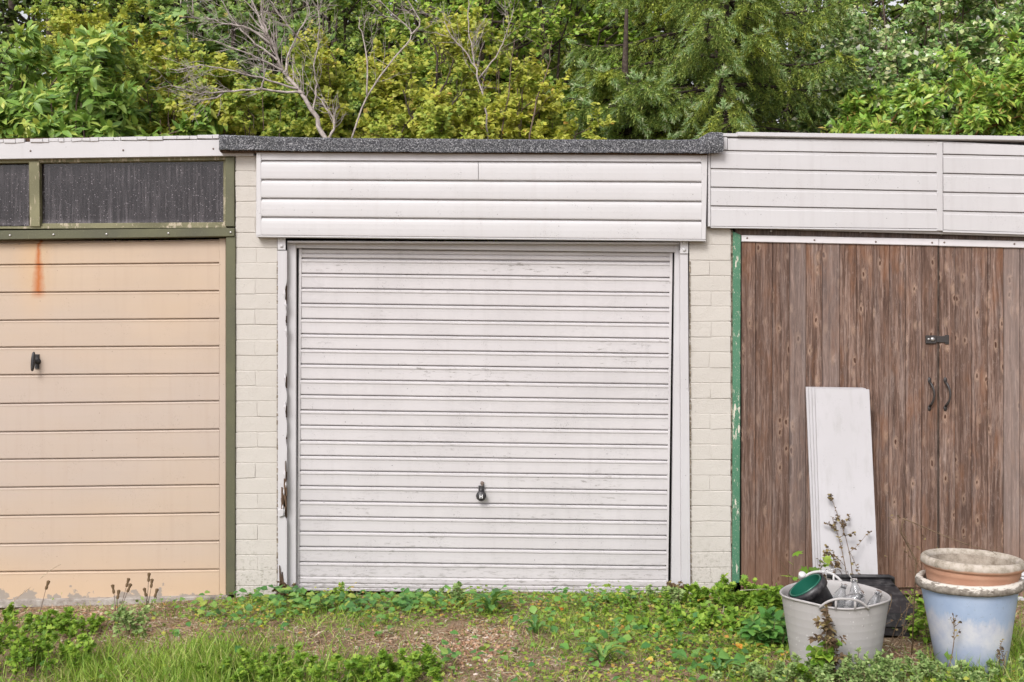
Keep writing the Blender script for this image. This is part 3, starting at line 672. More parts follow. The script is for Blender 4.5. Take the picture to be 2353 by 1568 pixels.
for k in range(len(GL) - 1):
    prof = [(0, .018), (.06, .018), (.085, .002), (.14, -.0045), (.24, -.005), (.31, -.001), (.5, .000), (.94, .000), (.99, .001), (1, .018)]
    if GL[k + 1] - GL[k] < 20: prof = [(0, .006), (.12, .002), (.25, -.002), (.8, -.001), (.93, .002), (1, .006)]
    a, b = dl(GL[k]), dr_(GR[k])
    strip(prof, (a, GL[k], GL[k + 1]), (b, GR[k], GR[k + 1]), YC, YC + .033, 18, .0008).build('door_rib', M['door_white'], door)
hp = W(1106, 1135, YC - .002)
m = MB()
m.tube([(hp.x, hp.y, hp.z + .030), (hp.x, hp.y - .018, hp.z + .028), (hp.x, hp.y - .034, hp.z + .012)], [.012, .013, .012], 12)
m.lathe([(.0001, -.016), (.018, -.014), (.028, -.006), (.030, .002), (.026, .010), (.014, .016), (.0001, .017)], 24, Matrix.Translation((hp.x, hp.y - .034, hp.z - .008)) @ R90, True)
m.box(hp.x - .016, hp.x + .016, hp.y - .022, hp.y, hp.z + .004, hp.z + .048)
hdl = m.build('handle', M['black'], door)
m = MB(); lx, lz, ly = hp.x, hp.z - .010, hp.y - .0525
m.box(lx - .009, lx - .004, ly, ly + .003, lz - .010, lz + .012).box(lx + .004, lx + .009, ly, ly + .003, lz - .010, lz + .012).box(lx - .004, lx + .004, ly, ly + .003, lz - .001, lz + .003)
m.build('handle_emblem', M['letter'], hdl)
m = MB(); kp = W(1108, 1112, YC - .004)
m.lathe([(.011, 0), (.011, .004), (.005, .006), (.0001, .006)], 14, Matrix.Translation(kp + Vector((0, 0, .004))) @ R90, True)
m.box(kp.x - .004, kp.x + .004, kp.y - .010, kp.y, kp.z - .016, kp.z - .002).box(kp.x + .002, kp.x + .012, kp.y - .014, kp.y - .010, kp.z, kp.z + .006)
m.build('lock', M['screw_dark'], door)
shell(CG, 588.5, 1632, 330, M['felt'], M['interior'])
m = MB(); a, b = W(600, 336), W(1620, 336); m.box(a.x, b.x, .0, .244, a.z - .1, a.z + .002); m.build('roof_front', M['felt'], CG)
m = MB(); a, b = W(641, 545), W(1580, 360); m.box(a.x, b.x, .065, .2, a.z, b.z); m.build('lintel', M['interior'], CG)

# ------------------------------------------------------------------ RIGHT garage
RG = thing('garage', 'right garage with brown plank double doors under flat white cladding', 'garage', (2.6, 0, 0))
RX = 2614; RF = -.040
cl = MB()
cl.quad([(1627, 352), (1633, 352), (1633, 521), (1627, 521)], RF - .003, 0, .002)
cl.quad([(1633, 320), (RX + 8, 345), (RX + 8, 552), (1633, 522)], RF + .014, 0, .001)
cl.quad([(2153, 326), (2166.5, 326), (2167, 531), (2153.5, 530)], RF - .006, 0, .002)
cl = cl.build('cladding', M['upvc_grey'], RG)
m = strip([(0, .02), (.15, -.003), (.85, -.003), (1, .004)], (1695, 302, 314), (RX + 20, 315.5, 328.5), RF - .018, .05, 6, .0004); m.build('top_trim', M['trim'], cl)
m = strip([(0, .02), (.15, 0), (.85, 0), (1, .004)], (1662, 305, 314), (1694.6, 305.5, 315), RF - .010, .05, 2, .0004); m.build('top_trim', M['trim'], cl)
m = MB(); m.quad([(1661, 315.5), (1671, 315.5), (1671, 344), (1662, 344)], RF - .004, RF + .01, .001); m.build('patch_piece', M['trim'], cl)
def flatlap(): return [(0, .012), (.03, .012), (.05, .001), (.16, .0005), (.2, -.003), (.9, -.0050), (.985, -.005), (1, .010)]
A0 = [316, 345, 387, 429.6, 472.5, 520.5]; A1 = [323.5, 353.5, 396.4, 439, 481.5, 526.5]
B0 = [324.5, 354, 398, 441.2, 484, 529]; B1 = [333, 358, 402, 444.5, 488.5, 535]
for k in range(5):
    s_ = 1672 if k == 0 else 1633.5
    e0 = lambda x, i: A0[i] + (A1[i] - A0[i]) * (x - 1633) / 519.
    strip(flatlap(), (s_, e0(s_, k), e0(s_, k + 1)), (2152.8, A1[k], A1[k + 1]), RF, RF + .013, 10, .0006).build('cladding_board', M['upvc_grey'], cl)
    e1 = lambda x, i: B0[i] + (B1[i] - B0[i]) * (x - 2166) / 187.
    strip(flatlap(), (2167, B0[k], B0[k + 1]), (RX + 5, e1(RX + 5, k) , e1(RX + 5, k + 1)), RF, RF + .013, 8, .0006).build('cladding_board', M['upvc_grey'], cl)
m = strip([(0, 0), (1, 0)], (1633.5, 520.8, 523.5), (2153, 526.8, 531), RF - .004, 0, 4); m.build('drip_trim', M['trim'], cl)
m = strip([(0, 0), (1, 0)], (2167, 529.3, 533.5), (RX + 5, 543, 547.5), RF - .004, 0, 4); m.build('drip_trim', M['trim'], cl)
li = strip([(0, 0), (1, 0)], (1690, 524, 545), (2008, 527, 551), .011, .08, 4).build('lintel_board', M['wood_lintel'], RG)
l2 = strip([(0, 0), (1, 0)], (2008.6, 527, 550.5), (RX + 10, 545, 573), .009, .08, 4).build('lintel_board', M['wood_lintel'], RG)
screws(li, [(1772, 531), (1977, 534)], .0105); screws(l2, [(2163, 538.5), (2349, 543)], .0085)
m = MB(); m.quad([(1684.5, 532), (1702.5, 540), (1700, 1340), (1683, 1340)], -.004, .07, .003); jb = m.build('door_jamb', M['green_jamb'], RG)
m = MB(); r = random.Random(22); y = 528.
while y < 1335:
    hh = r.uniform(8, 22); m.quad([(1677.5 + r.uniform(-1, 1), y), (1684.5 + r.uniform(-1, .5), y), (1684 + r.uniform(-1, .5), y + hh), (1679 + r.uniform(-1.5, 1.2), y + hh)], r.uniform(.004, .014), .07, .002); y += hh
m.build('crumbling_mortar', M['mortar_raw'], RG)
m = MB(); m.quad([(1700, 549), (1704.5, 549), (1704, 1345), (1700.5, 1345)], .018, .05, .001); m.build('gap_shade_strip', M['dark'], RG)  # black strip stands in for the shade between jamb and first plank
YW = .014
pl_l = [1704, 1736.5, 1775.3, 1814.5, 1852.5, 1890, 1930, 1968, 2006.5, 2043.5, 2081.5, 2118.5, 2155.3]
pl_r = [2158.8, 2195.3, 2233, 2270, 2306.5, 2343.5, 2381, 2419, 2456, 2494, 2531, 2569, 2607]
def leaf(pls, nm, tilt):
    root = MB(); a, b = W(pls[0] + 1, 1380, YW), W(pls[-1] - 1, 570, YW)
    root.box(a.x, b.x, YW + .022, YW + .05, a.z + .03, b.z)
    root = root.build('door', M['wood'], RG)
    r = random.Random(nm)
    for i in range(len(pls) - 1):
        x0, x1 = pls[i] + .3, pls[i + 1] - .3; ty = 557 + (x0 - 1704) * .0225
        bt = 1350 if nm == 1 else 1372
        for (u, v) in ((x0, x1),):
            m = MB(); yy = YW + r.uniform(-.0015, .0015)
            P = [W(u, ty - 6, yy), W(v, ty - 6, yy), W(v + tilt, bt, yy), W(u + tilt, bt, yy)]
            # tongue-and-groove board with a faint centre bead
            prof = [(0, .004), (.03, 0), (.48, 0), (.5, .0012), (.52, 0), (.97, 0), (1, .004)]
            vv = []; ff = []
            for rowi, (L_, R_) in enumerate(((P[0], P[1]), (P[3], P[2]))):
                for t, dy in prof:
                    vv.append((L_.x + (R_.x - L_.x) * t, yy + dy, L_.z))
                vv += [(R_.x, yy + .021, R_.z), (L_.x, yy + .021, L_.z)]
            kk = len(prof) + 2
            for j in range(kk): ff.append((j, (j + 1) % kk, kk + (j + 1) % kk, kk + j))
            ff += [tuple(range(kk)), tuple(range(kk, 2 * kk))[::-1]]
            m.add(vv, ff); m.build('plank', M['wood'], root)
    return root
DL = leaf(pl_l, 1, -1); DR = leaf(pl_r, 2, 0); DL['label'] = 'left plank door'; DR['label'] = 'right plank door'
m = strip([(0, .001), (.08, -.001), (.92, -.001), (1, .001)], (1704, 540.5, 555.5), (2156.5, 549.5, 565), YW - .010, YW, 4); zs = m.build('metal_strip', M['zinc'], DL)
screws(zs, [(1717, 547.5), (1871.5, 552), (2012.5, 556), (2142, 558)], YW - .012, screw_dk)
m = strip([(0, .001), (.08, -.001), (.92, -.001), (1, .001)], (2158, 549.8, 565.5), (RX - 8, 561, 576), YW - .010, YW, 4); zs = m.build('metal_strip', M['zinc'], DR)
screws(zs, [(2170, 557.5), (2331, 561), (2480, 565)], YW - .012, screw_dk)
m = MB(); m.quad([(2152.5, 566), (2157.8, 566), (2157, 1345), (2151.5, 1345)], YW + .004, YW + .02, .0005); m.build('meeting_batten', M['bark_dark'], DL)
# hasp
m = MB(); m.quad([(2128, 771), (2152, 771), (2152, 790), (2128, 790)], YW - .012, YW, .002).quad([(2152, 773), (2180, 772), (2180, 788), (2152, 787)], YW - .007, YW, .0015).quad([(2172, 770), (2181, 770), (2181, 791), (2172, 791)], YW - .005, YW, .001)
hs_ = m.build('hasp', M['black_steel'], DL); screws(hs_, [(2134, 780)], YW - .013)
bb = dome_mesh(.013, 'hasp_knob', M['screw']); o = bpy.data.objects.new('hasp_knob', bb); link(o, hs_); o.location = W(2143, 780, YW - .012) - wloc(hs_)
for px, par, s_ in ((2135.5, DL, 1), (2172, DR, 1)):
    m = MB(); pts = []
    for t in np.linspace(0, 1, 11):
        y = 878 + 56 * t; bow = math.sin(math.pi * t)
        p = W(px + 6.5 * bow * s_, y, YW); pts.append((p.x, YW - .006 - .028 * bow ** .6, p.z))
    m.tube(pts, [.007, .0075, .0065, .006, .006, .006, .006, .006, .0065, .0075, .007], 8)
    for y in (874, 938):
        p = W(px, y, YW); m.lathe([(.0001, .006), (.009, .005), (.0105, 0)], 14, Matrix.Translation(p) @ Matrix.Scale(1.7, 4, (0, 0, 1)) @ R90)
    m.build('pull_handle', M['black_steel'], par)
# vent and bottom board at the right
vt = MB(); vt.quad([(2339, 1313), (2420, 1314), (2420, 1351), (2339, 1350)], YW - .012, YW, .002); vt = vt.build('vent', M['trim'], DR)
for q in range(4):
    m = MB(); a, b = W(2344, 1318 + q * 7.5, YW - .012), W(2414, 1322.5 + q * 7.5, YW - .012)
    m.add([(a.x, a.y - .001, a.z), (b.x, a.y - .001, a.z), (b.x, a.y - .011, b.z), (a.x, a.y - .011, b.z), (a.x, a.y - .001, b.z), (b.x, a.y - .001, b.z)], [(0, 1, 2, 3), (3, 2, 5, 4), (0, 3, 4), (1, 5, 2)]); m.build('vent_slat', M['trim'], vt)
m = MB(); m.quad([(2160, 1372.5), (RX, 1373), (RX, 1393), (2160, 1392)], YW - .016, .05, .003); m.build('bottom_board', M['trim'], DR)
brick_pier(RG, RX + 4, RX + 102, 345, 1370, 0, seed=7)
shell(RG, 1633, RX + 102, 316, M['felt'], M['interior'])
m = MB(); a, b = W(1662, 309), W(RX + 20, 309); m.box(a.x, b.x, .0, .244, a.z - .06, a.z - .01); m.build('roof_front', M['felt'], RG)

# ------------------------------------------------------------------ leaning boards
for k in range(4):
    x0 = (1852, 1858.5, 1866, 1873)[k]; x1 = (1984, 1987, 1990, 1997.5)[k]
    ft = YW - .030 - .0135 * k; fb = -.27 - .022 * k; th = .0105
    top = (890, 891, 892, 894)[k]
    a, b = W(x0, top, ft), W(x1, top + 2, ft); lx0 = (1872, 1878, 1884, 1890)[k]; rx0 = (2006, 2009, 2014, 2021)[k]
    pa, pb = W(lx0, 1385, fb), W(rx0, 1385, fb); pa.z = pb.z = -.005
    nrm = Vector((0, (pa.z - a.z), -(fb - ft))).normalized()
    back = Vector((0, th, th * .2))
    v = [a, b, pb, pa, a + back, b + back, pb + back, pa + back]
    m = MB(); m.add(v, [(3, 2, 1, 0), (4, 5, 6, 7), (0, 1, 5, 4), (1, 2, 6, 5), (2, 3, 7, 6), (3, 0, 4, 7)])
    o = m.build('loose_board', M['panel'])
    tag(o, ['rearmost of four white boards leaning on the brown doors, only its left edge showing', 'third white board from the front of the leaning stack', 'second white board from the front of the leaning stack',
            'front white board of the leaning stack, its whole wide face showing'][k], 'board', 'white boards leaning against the plank doors')

# ------------------------------------------------------------------ black tub with bottles etc.
def cone_center(px, py_base):
    x, y = G(px, py_base); return x, y
tx, ty = cone_center(1918, 1527)
T = thing('rubber_tub', 'pale grey flexible tub full of plastic bottles and old pots', 'tub', (tx, ty, 0))
prof = [(.0001, .004), (.185, .004), (.190, .012)]
for i in range(9):
    z = .02 + .285 * i / 8; rr = .190 + .040 * (z / .31)
    prof += [(rr, z), (rr + .0003, z + .0015), (rr + .0003, z + .0035)]
prof += [(.231, .312), (.237, .314), (.238, .320), (.234, .324), (.228, .320), (.224, .30), (.186, .02), (.0001, .014)]
m = MB(); m.lathe(prof, 72, Matrix.Translation((tx, ty, 0)))
for i, (x, y, z) in enumerate(m.v):       # soft rim: sags towards the front handle, ovals a little
    dx, dy = x - tx, y - ty; a = math.atan2(dy, dx); q = max(0, z / .31)
    m.v[i] = (tx + dx * (1 + .015 * q * math.cos(2 * a)), ty + dy, z - q ** 4 * (.020 * max(0, math.cos(a + math.pi / 2 + .1)) ** 6 + .006 * math.cos(2 * a + .3)))
m.build('tub_body', M['tub'], T)
for sgn, lift in ((-1, .048), (1, .055)):
    m = MB(); pts = []; base = -.012 if sgn < 0 else 0
    for t in np.linspace(-1, 1, 17):
        a = sgn * math.pi / 2 + t * .46 * (1 if sgn > 0 else 1) - (.10 if sgn < 0 else 0)
        pts.append((tx + .236 * math.cos(a), ty + .236 * math.sin(a) + sgn * .004, .312 + base + lift * (1 - abs(t) ** 2.6)))
    m.tube(pts, .0058, 8)
    for s2 in (-.35, .4):
        a = sgn * math.pi / 2 + s2 * .46 - .1; m.tube([(tx + .235 * math.cos(a), ty + .235 * math.sin(a) + sgn * .003, .30), (tx + .235 * math.cos(a), ty + .235 * math.sin(a) + sgn * .003, .312 + base + lift * .9)], .005, 6)
    m.build('handle', M['tub'] if sgn < 0 else M['milky'], T)
# nested pots lying in it: black outside, green inside
def tilt(loc, ax, ang): return Matrix.Translation(loc) @ Matrix.Rotation(math.radians(ang), 4, ax)
dist = D + ty
def at(px, py, y): 
    s = (D + y) / D / PX; return Vector(((px - CX) * s, y, (CY - py) * s + H))
c0 = at(1851, 1346, ty - .03)
ax = Vector((-.57, -.02, .82)).normalized()
Rm = ax.to_track_quat('Z', 'Y').to_matrix().to_4x4()
T2 = thing('plant_pot', 'black plastic plant pot lying tilted in the grey tub', 'plant pot', tuple(c0))
m = MB(); m.lathe([(.084, 0), (.091, .002), (.091, -.034), (.082, -.038), (.078, -.04), (.060, -.22), (.056, -.222), (.0001, -.222), (.0001, -.216), (.056, -.216), (.078, -.03), (.082, 0)], 40, Matrix.Translation(c0) @ Rm)
m.build('pot_wall', M['black'], T2)
c1 = c0 + ax * .004
T3 = tag(MB().lathe([(.074, 0), (.079, .002), (.080, -.004), (.076, -.03), (.055, -.19), (.0001, -.19), (.0001, -.186), (.053, -.186), (.0735, -.02), (.074, 0)], 40, Matrix.Translation(c1) @ Rm).build('plant_pot', M['green_plastic']), 'dark green plastic pot nested inside the tilted black pot', 'plant pot')
def bottle(px, py, y, axv, L, label, r0=.034, grp='clear plastic bottles thrown in the tub'):
    c = at(px, py, y); axv = Vector(axv).normalized(); R = axv.to_track_quat('Z', 'Y').to_matrix().to_4x4()
    e = thing('plastic_bottle', label, 'bottle', tuple(c), grp)
    pr = [(.0001, -L), (r0 * .8, -L), (r0, -L + .01)]
    for i in range(5): z = -L + .03 + i * (L - .1) / 5; pr += [(r0, z), (r0 * .93, z + .006), (r0, z + .012)]
    pr += [(r0, -.075), (r0 * .85, -.055), (.016, -.025), (.013, -.018), (.013, -.004), (.0145, 0), (.012, .001), (.0115, -.02), (.014, -.027), (r0 * .8, -.058), (r0 * .93, -.078), (r0 * .9, -L + .012), (.0001, -L + .004)]
    m = MB(); m.lathe(pr, 20, Matrix.Translation(c) @ R); m.build('bottle_body', M['clear'], e)
    m = MB(); m.lathe([(.0001, .004), (.015, .004), (.0155, -.010), (.0145, -.011)], 16, Matrix.Translation(c) @ R); m.build('bottle_neck_ring', M['clear'], e)
bottle(1939, 1345, ty + .02, (.25, -.2, .9), .20, 'clear bottle next to the black pot, leaning right, neck up in the tub')
bottle(1962, 1332, ty + .09, (-.15, .1, 1), .22, 'rearmost clear bottle, standing nearly upright in the tub')
bottle(1982, 1364, ty - .03, (.62, -.35, .6), .19, 'clear bottle lying right with its neck towards the tub middle', .038)
bottle(2018, 1360, ty + .03, (.22, -.15, 1), .20, 'clear bottle at the right wall of the tub')
m = MB(); c = at(1832, 1308, ty + .02)
pts = [at(x, y, ty + .05) for x, y in ((1880, 1330), (1900, 1311), (1925, 1306), (1948, 1316), (1960, 1334))]
tag(m.tube(pts, .003, 6).build('plastic_hoop', M['clear']), 'thin clear plastic hoop arching over the tub', 'hoop')
m = MB(); c = at(1844, 1319, ty + .09); m.lathe([(.0001, .002), (.014, .0015), (.017, -.003), (.0155, -.026), (.0001, -.03)], 24, tilt(c, 'X', 40))
tag(m.build('plastic_cup', M['milky']), 'white plastic cup behind the black pot at the tub edge', 'cup')

# ------------------------------------------------------------------ blue pot and terracotta pot in it
bx, by = G(2231, 1527)
B = thing('blue_pot', 'large blue and white painted flower pot with flaking grey rim', 'flower pot', (bx, by, 0))
TB = Matrix.Translation((bx, by, .0)) @ Matrix.Rotation(math.radians(-1.3), 4, 'Y')
m = MB(); m.lathe([(.0001, 0), (.146, 0), (.150, .006), (.165, .10), (.181, .20), (.197, .30), (.205, .350), (.205, .36), (.17, .36), (.12, .02), (.0001, .02)], 64, TB); m.build('pot_body', M['pot_blue'], B)
m = MB(); m.lathe([(.205, .349), (.220, .351), (.2265, .358), (.2285, .368), (.2275, .380), (.223, .390), (.2165, .3945), (.205, .395), (.196, .388), (.194, .36)], 72, TB)
r = random.Random(6); m.v = [(x + r.uniform(-.0008, .0008), y + r.uniform(-.0008, .0008), z + r.uniform(-.0012, .0012)) for x, y, z in m.v]
m.build('pot_rim', M['pot_rim'], B)
T4 = thing('terracotta_pot', 'terracotta pot with lime-grey rolled rim standing in the blue pot', 'flower pot', (bx - .008, by, .30))
TT = Matrix.Translation((bx - .004, by, 0)) @ Matrix.Rotation(math.radians(1.2), 4, 'Y') 
m = MB(); m.lathe([(.0001, .12), (.14, .12), (.193, .385), (.197, .412), (.203, .418), (.2035, .438), (.2035, .44)], 64, TT); m.build('pot_body', M['terracotta'], T4)
m = MB(); m.lathe([(.2035, .4385), (.210, .440), (.2175, .447), (.2205, .459), (.2185, .472), (.2115, .4815), (.204, .4845), (.197, .4825), (.1935, .478), (.189, .476), (.186, .468), (.180, .44), (.135, .16), (.0001, .15)], 72, TT); m.build('pot_rim', M['terracotta'], T4)
m = MB(); m.lathe([(.1845, .462), (.179, .438), (.134, .162), (.0001, .152)], 64, TT); m.build('pot_lining', M['lime'], T4)

# ------------------------------------------------------------------ black trough behind
o1 = G(2108, 1465)
x1, y1 = o1[0] + .02, o1[1] + .0
K = thing('plastic_trough', 'black plastic planter trough tipped up behind the grey tub', 'planter', (x1 - .15, y1 + .15, 0))
m = MB(); 
v = [(x1 - .36, y1 + .03, .006), (x1 - .01, y1, .006), (x1 - .36, y1 + .03, .045), (x1 - .012, y1 + .002, .045), (x1 - .355, y1 + .022, .050), (x1 - .004, y1 - .006, .050), (x1 - .35, y1 + .03, .118), (x1 - .01, y1 + .004, .118),
     (x1 - .34, y1 + .38, .215), (x1 - .055, y1 + .30, .225), (x1 - .34, y1 + .40, .02), (x1 - .02, y1 + .33, .02)]
f = [(0, 1, 3, 2), (2, 3, 5, 4), (4, 5, 7, 6), (6, 7, 9, 8), (8, 9, 11, 10), (1, 11, 9, 7, 5, 3), (0, 2, 4, 6, 8, 10), (0, 10, 11, 1)]
m.add(v, f); tb = m.build('trough_body', M['black'], K)
m = MB(); m.tube([(x1 - .36, y1 + .37, .222), (x1 - .06, y1 + .295, .236), (x1 - .04, y1 + .30, .228), (x1 - .035, y1 + .315, .19)], .011, 8); m.build('trough_rim', M['black'], K)
m = MB(); m.tube([(x1 - .355, y1 + .30, .195), (x1 - .052, y1 + .235, .205)], .006, 6); m.build('trough_rib', M['black'], K)

# ------------------------------------------------------------------ plants: engine
def nrmz(a): return a / np.maximum(np.linalg.norm(a, axis=-1, keepdims=True), 1e-9)
def tubes(P, R, n=4):
    N, K, _ = P.shape
    T = np.empty_like(P); T[:, 1:-1] = P[:, 2:] - P[:, :-2]; T[:, 0] = P[:, 1] - P[:, 0]; T[:, -1] = P[:, -1] - P[:, -2]; T = nrmz(T)
    ref = np.where(np.abs(T[:, :1, 2:3]) > .85, np.array([1., 0, 0]), np.array([0, 0, 1.]))
    A = nrmz(np.cross(T, np.broadcast_to(ref, T.shape))); B = np.cross(T, A)
    an = np.arange(n) * 2 * math.pi / n
    V = P[:, :, None] + (A[:, :, None] * np.cos(an)[None, None, :, None] + B[:, :, None] * np.sin(an)[None, None, :, None]) * R[:, :, None, None]
    i = np.arange(N * K * n).reshape(N, K, n)
    F = np.stack([i[:, :-1], np.roll(i[:, :-1], -1, 2), np.roll(i[:, 1:], -1, 2), i[:, 1:]], -1).reshape(-1, 4)
    return V.reshape(-1, 3), F
def join(lst):
    V = []; F = []; n = 0
    for v, f in lst: V.append(v); F.append(f + n); n += len(v)
    return np.concatenate(V), np.concatenate(F)
def leaf_t(w=.3, cup=.06, droop=.12):          # pointed oval leaf, folded along its rib: 4 triangles x2
    v = np.array([(0, 0, 0), (-w, .38, cup), (w, .38, cup), (0, .42, 0), (-w * .7, .72, cup * .6 - droop * .4), (w * .7, .72, cup * .6 - droop * .4), (0, 1, -droop)], float)
    return v, np.array([(0, 3, 1), (0, 2, 3), (1, 3, 4), (3, 2, 5), (4, 3, 6), (3, 5, 6)])
def leaf_small(w=.36):
    return np.array([(0, 0, 0), (-w, .5, .07), (w, .5, .07), (0, 1, -.05)], float), np.array([(0, 2, 1), (1, 2, 3)])
def leaf_lobed():
    pts = [(0, 0)] + [(r_ * math.sin(a), .45 + r_ * math.cos(a)) for a, r_ in ((math.radians(d), q) for d, q in ((150, .42), (110, .55), (85, .30), (55, .62), (28, .32), (0, .62), (-28, .32), (-55, .62), (-85, .30), (-110, .55), (-150, .42)))]
    v = np.array([(x, y, -.12 * (x * x + (y - .4) ** 2)) for x, y in pts] + [(0, .42, .03)], float); k = len(pts)
    return v, np.array([((i + 1) % k, i, k) for i in range(k)])
def leaf_dandelion():
    ys_ = [0, .15, .22, .36, .44, .58, .66, .80, .86, 1.0]; ws = [.03, .05, .10, .06, .14, .08, .17, .12, .17, 0]
    v = []; f = []
    for y, w_ in zip(ys_, ws):
        z = .35 * math.sin(y * 2.4) - .25 * y * y; v += [(-w_, y, z + w_ * .3), (0, y, z), (w_, y, z + w_ * .3)]
    for i in range(len(ys_) - 1):
        a = 3 * i
        for j in (0, 1): f += [(a + j, a + j + 1, a + j + 3), (a + j + 1, a + j + 4, a + j + 3)]
    return np.array(v, float), np.array(f)
def blade():
    v = np.array([(-.5, 0, 0), (.5, 0, 0), (-.42, .4, .0), (.42, .4, .0), (-.25, .75, -.08), (.25, .75, -.08), (0, 1, -.22)], float)
    return v, np.array([(0, 1, 3), (0, 3, 2), (2, 3, 5), (2, 5, 4), (4, 5, 6)])
def scatter(tm, pos, d, up, size, width=None, rgen=None):
    """copies of a leaf template: along d, upper side towards up"""
    tv, tf = tm; d = nrmz(d); x = nrmz(np.cross(d, up)); z = np.cross(x, d)
    sx = size if width is None else width
    V = pos[:, None] + x[:, None] * (tv[None, :, :1] * sx[:, None, None]) + d[:, None] * (tv[None, :, 1:2] * size[:, None, None]) + z[:, None] * (tv[None, :, 2:] * size[:, None, None])
    N = len(pos); F = (tf[None] + (np.arange(N) * len(tv))[:, None, None]).reshape(-1, 3)
    return V.reshape(-1, 3), F
def curve(a, d, L, droop, K, rg, wob=.06):
    """N curved stems from a along d (N,3) with length L (N,)"""
    t = np.linspace(0, 1, K)[None, :, None]
    side = nrmz(rg.normal(size=a.shape))[:, None]
    P = a[:, None] + d[:, None] * L[:, None, None] * t + side * (L[:, None, None] * wob * np.sin(t * rg.uniform(2, 6, (len(a), 1, 1))))
    P[..., 2] -= (droop * L[:, None] * t[..., 0] ** 2); return P
def pick(P, rg, m, lo=.25, hi=1.):
    """m points along each of the stems P (N,K,3): position and direction"""
    N, K, _ = P.shape; t = rg.uniform(lo, hi, (N, m)) * (K - 1); i = np.minimum(t.astype(int), K - 2); f = (t - i)[..., None]
    n = np.arange(N)[:, None]; a = P[n, i]; b = P[n, i + 1]
    return (a + (b - a) * f).reshape(-1, 3), nrmz(b - a).reshape(-1, 3), t.reshape(-1) / (K - 1)
def seen(P):
    d = D + P[..., 1]; px = CX + P[..., 0] / d * D * PX; py = CY + (H - P[..., 2]) / d * D * PX
    return (px > -480) & (px < 2830) & (py > -110) & (py < 345)
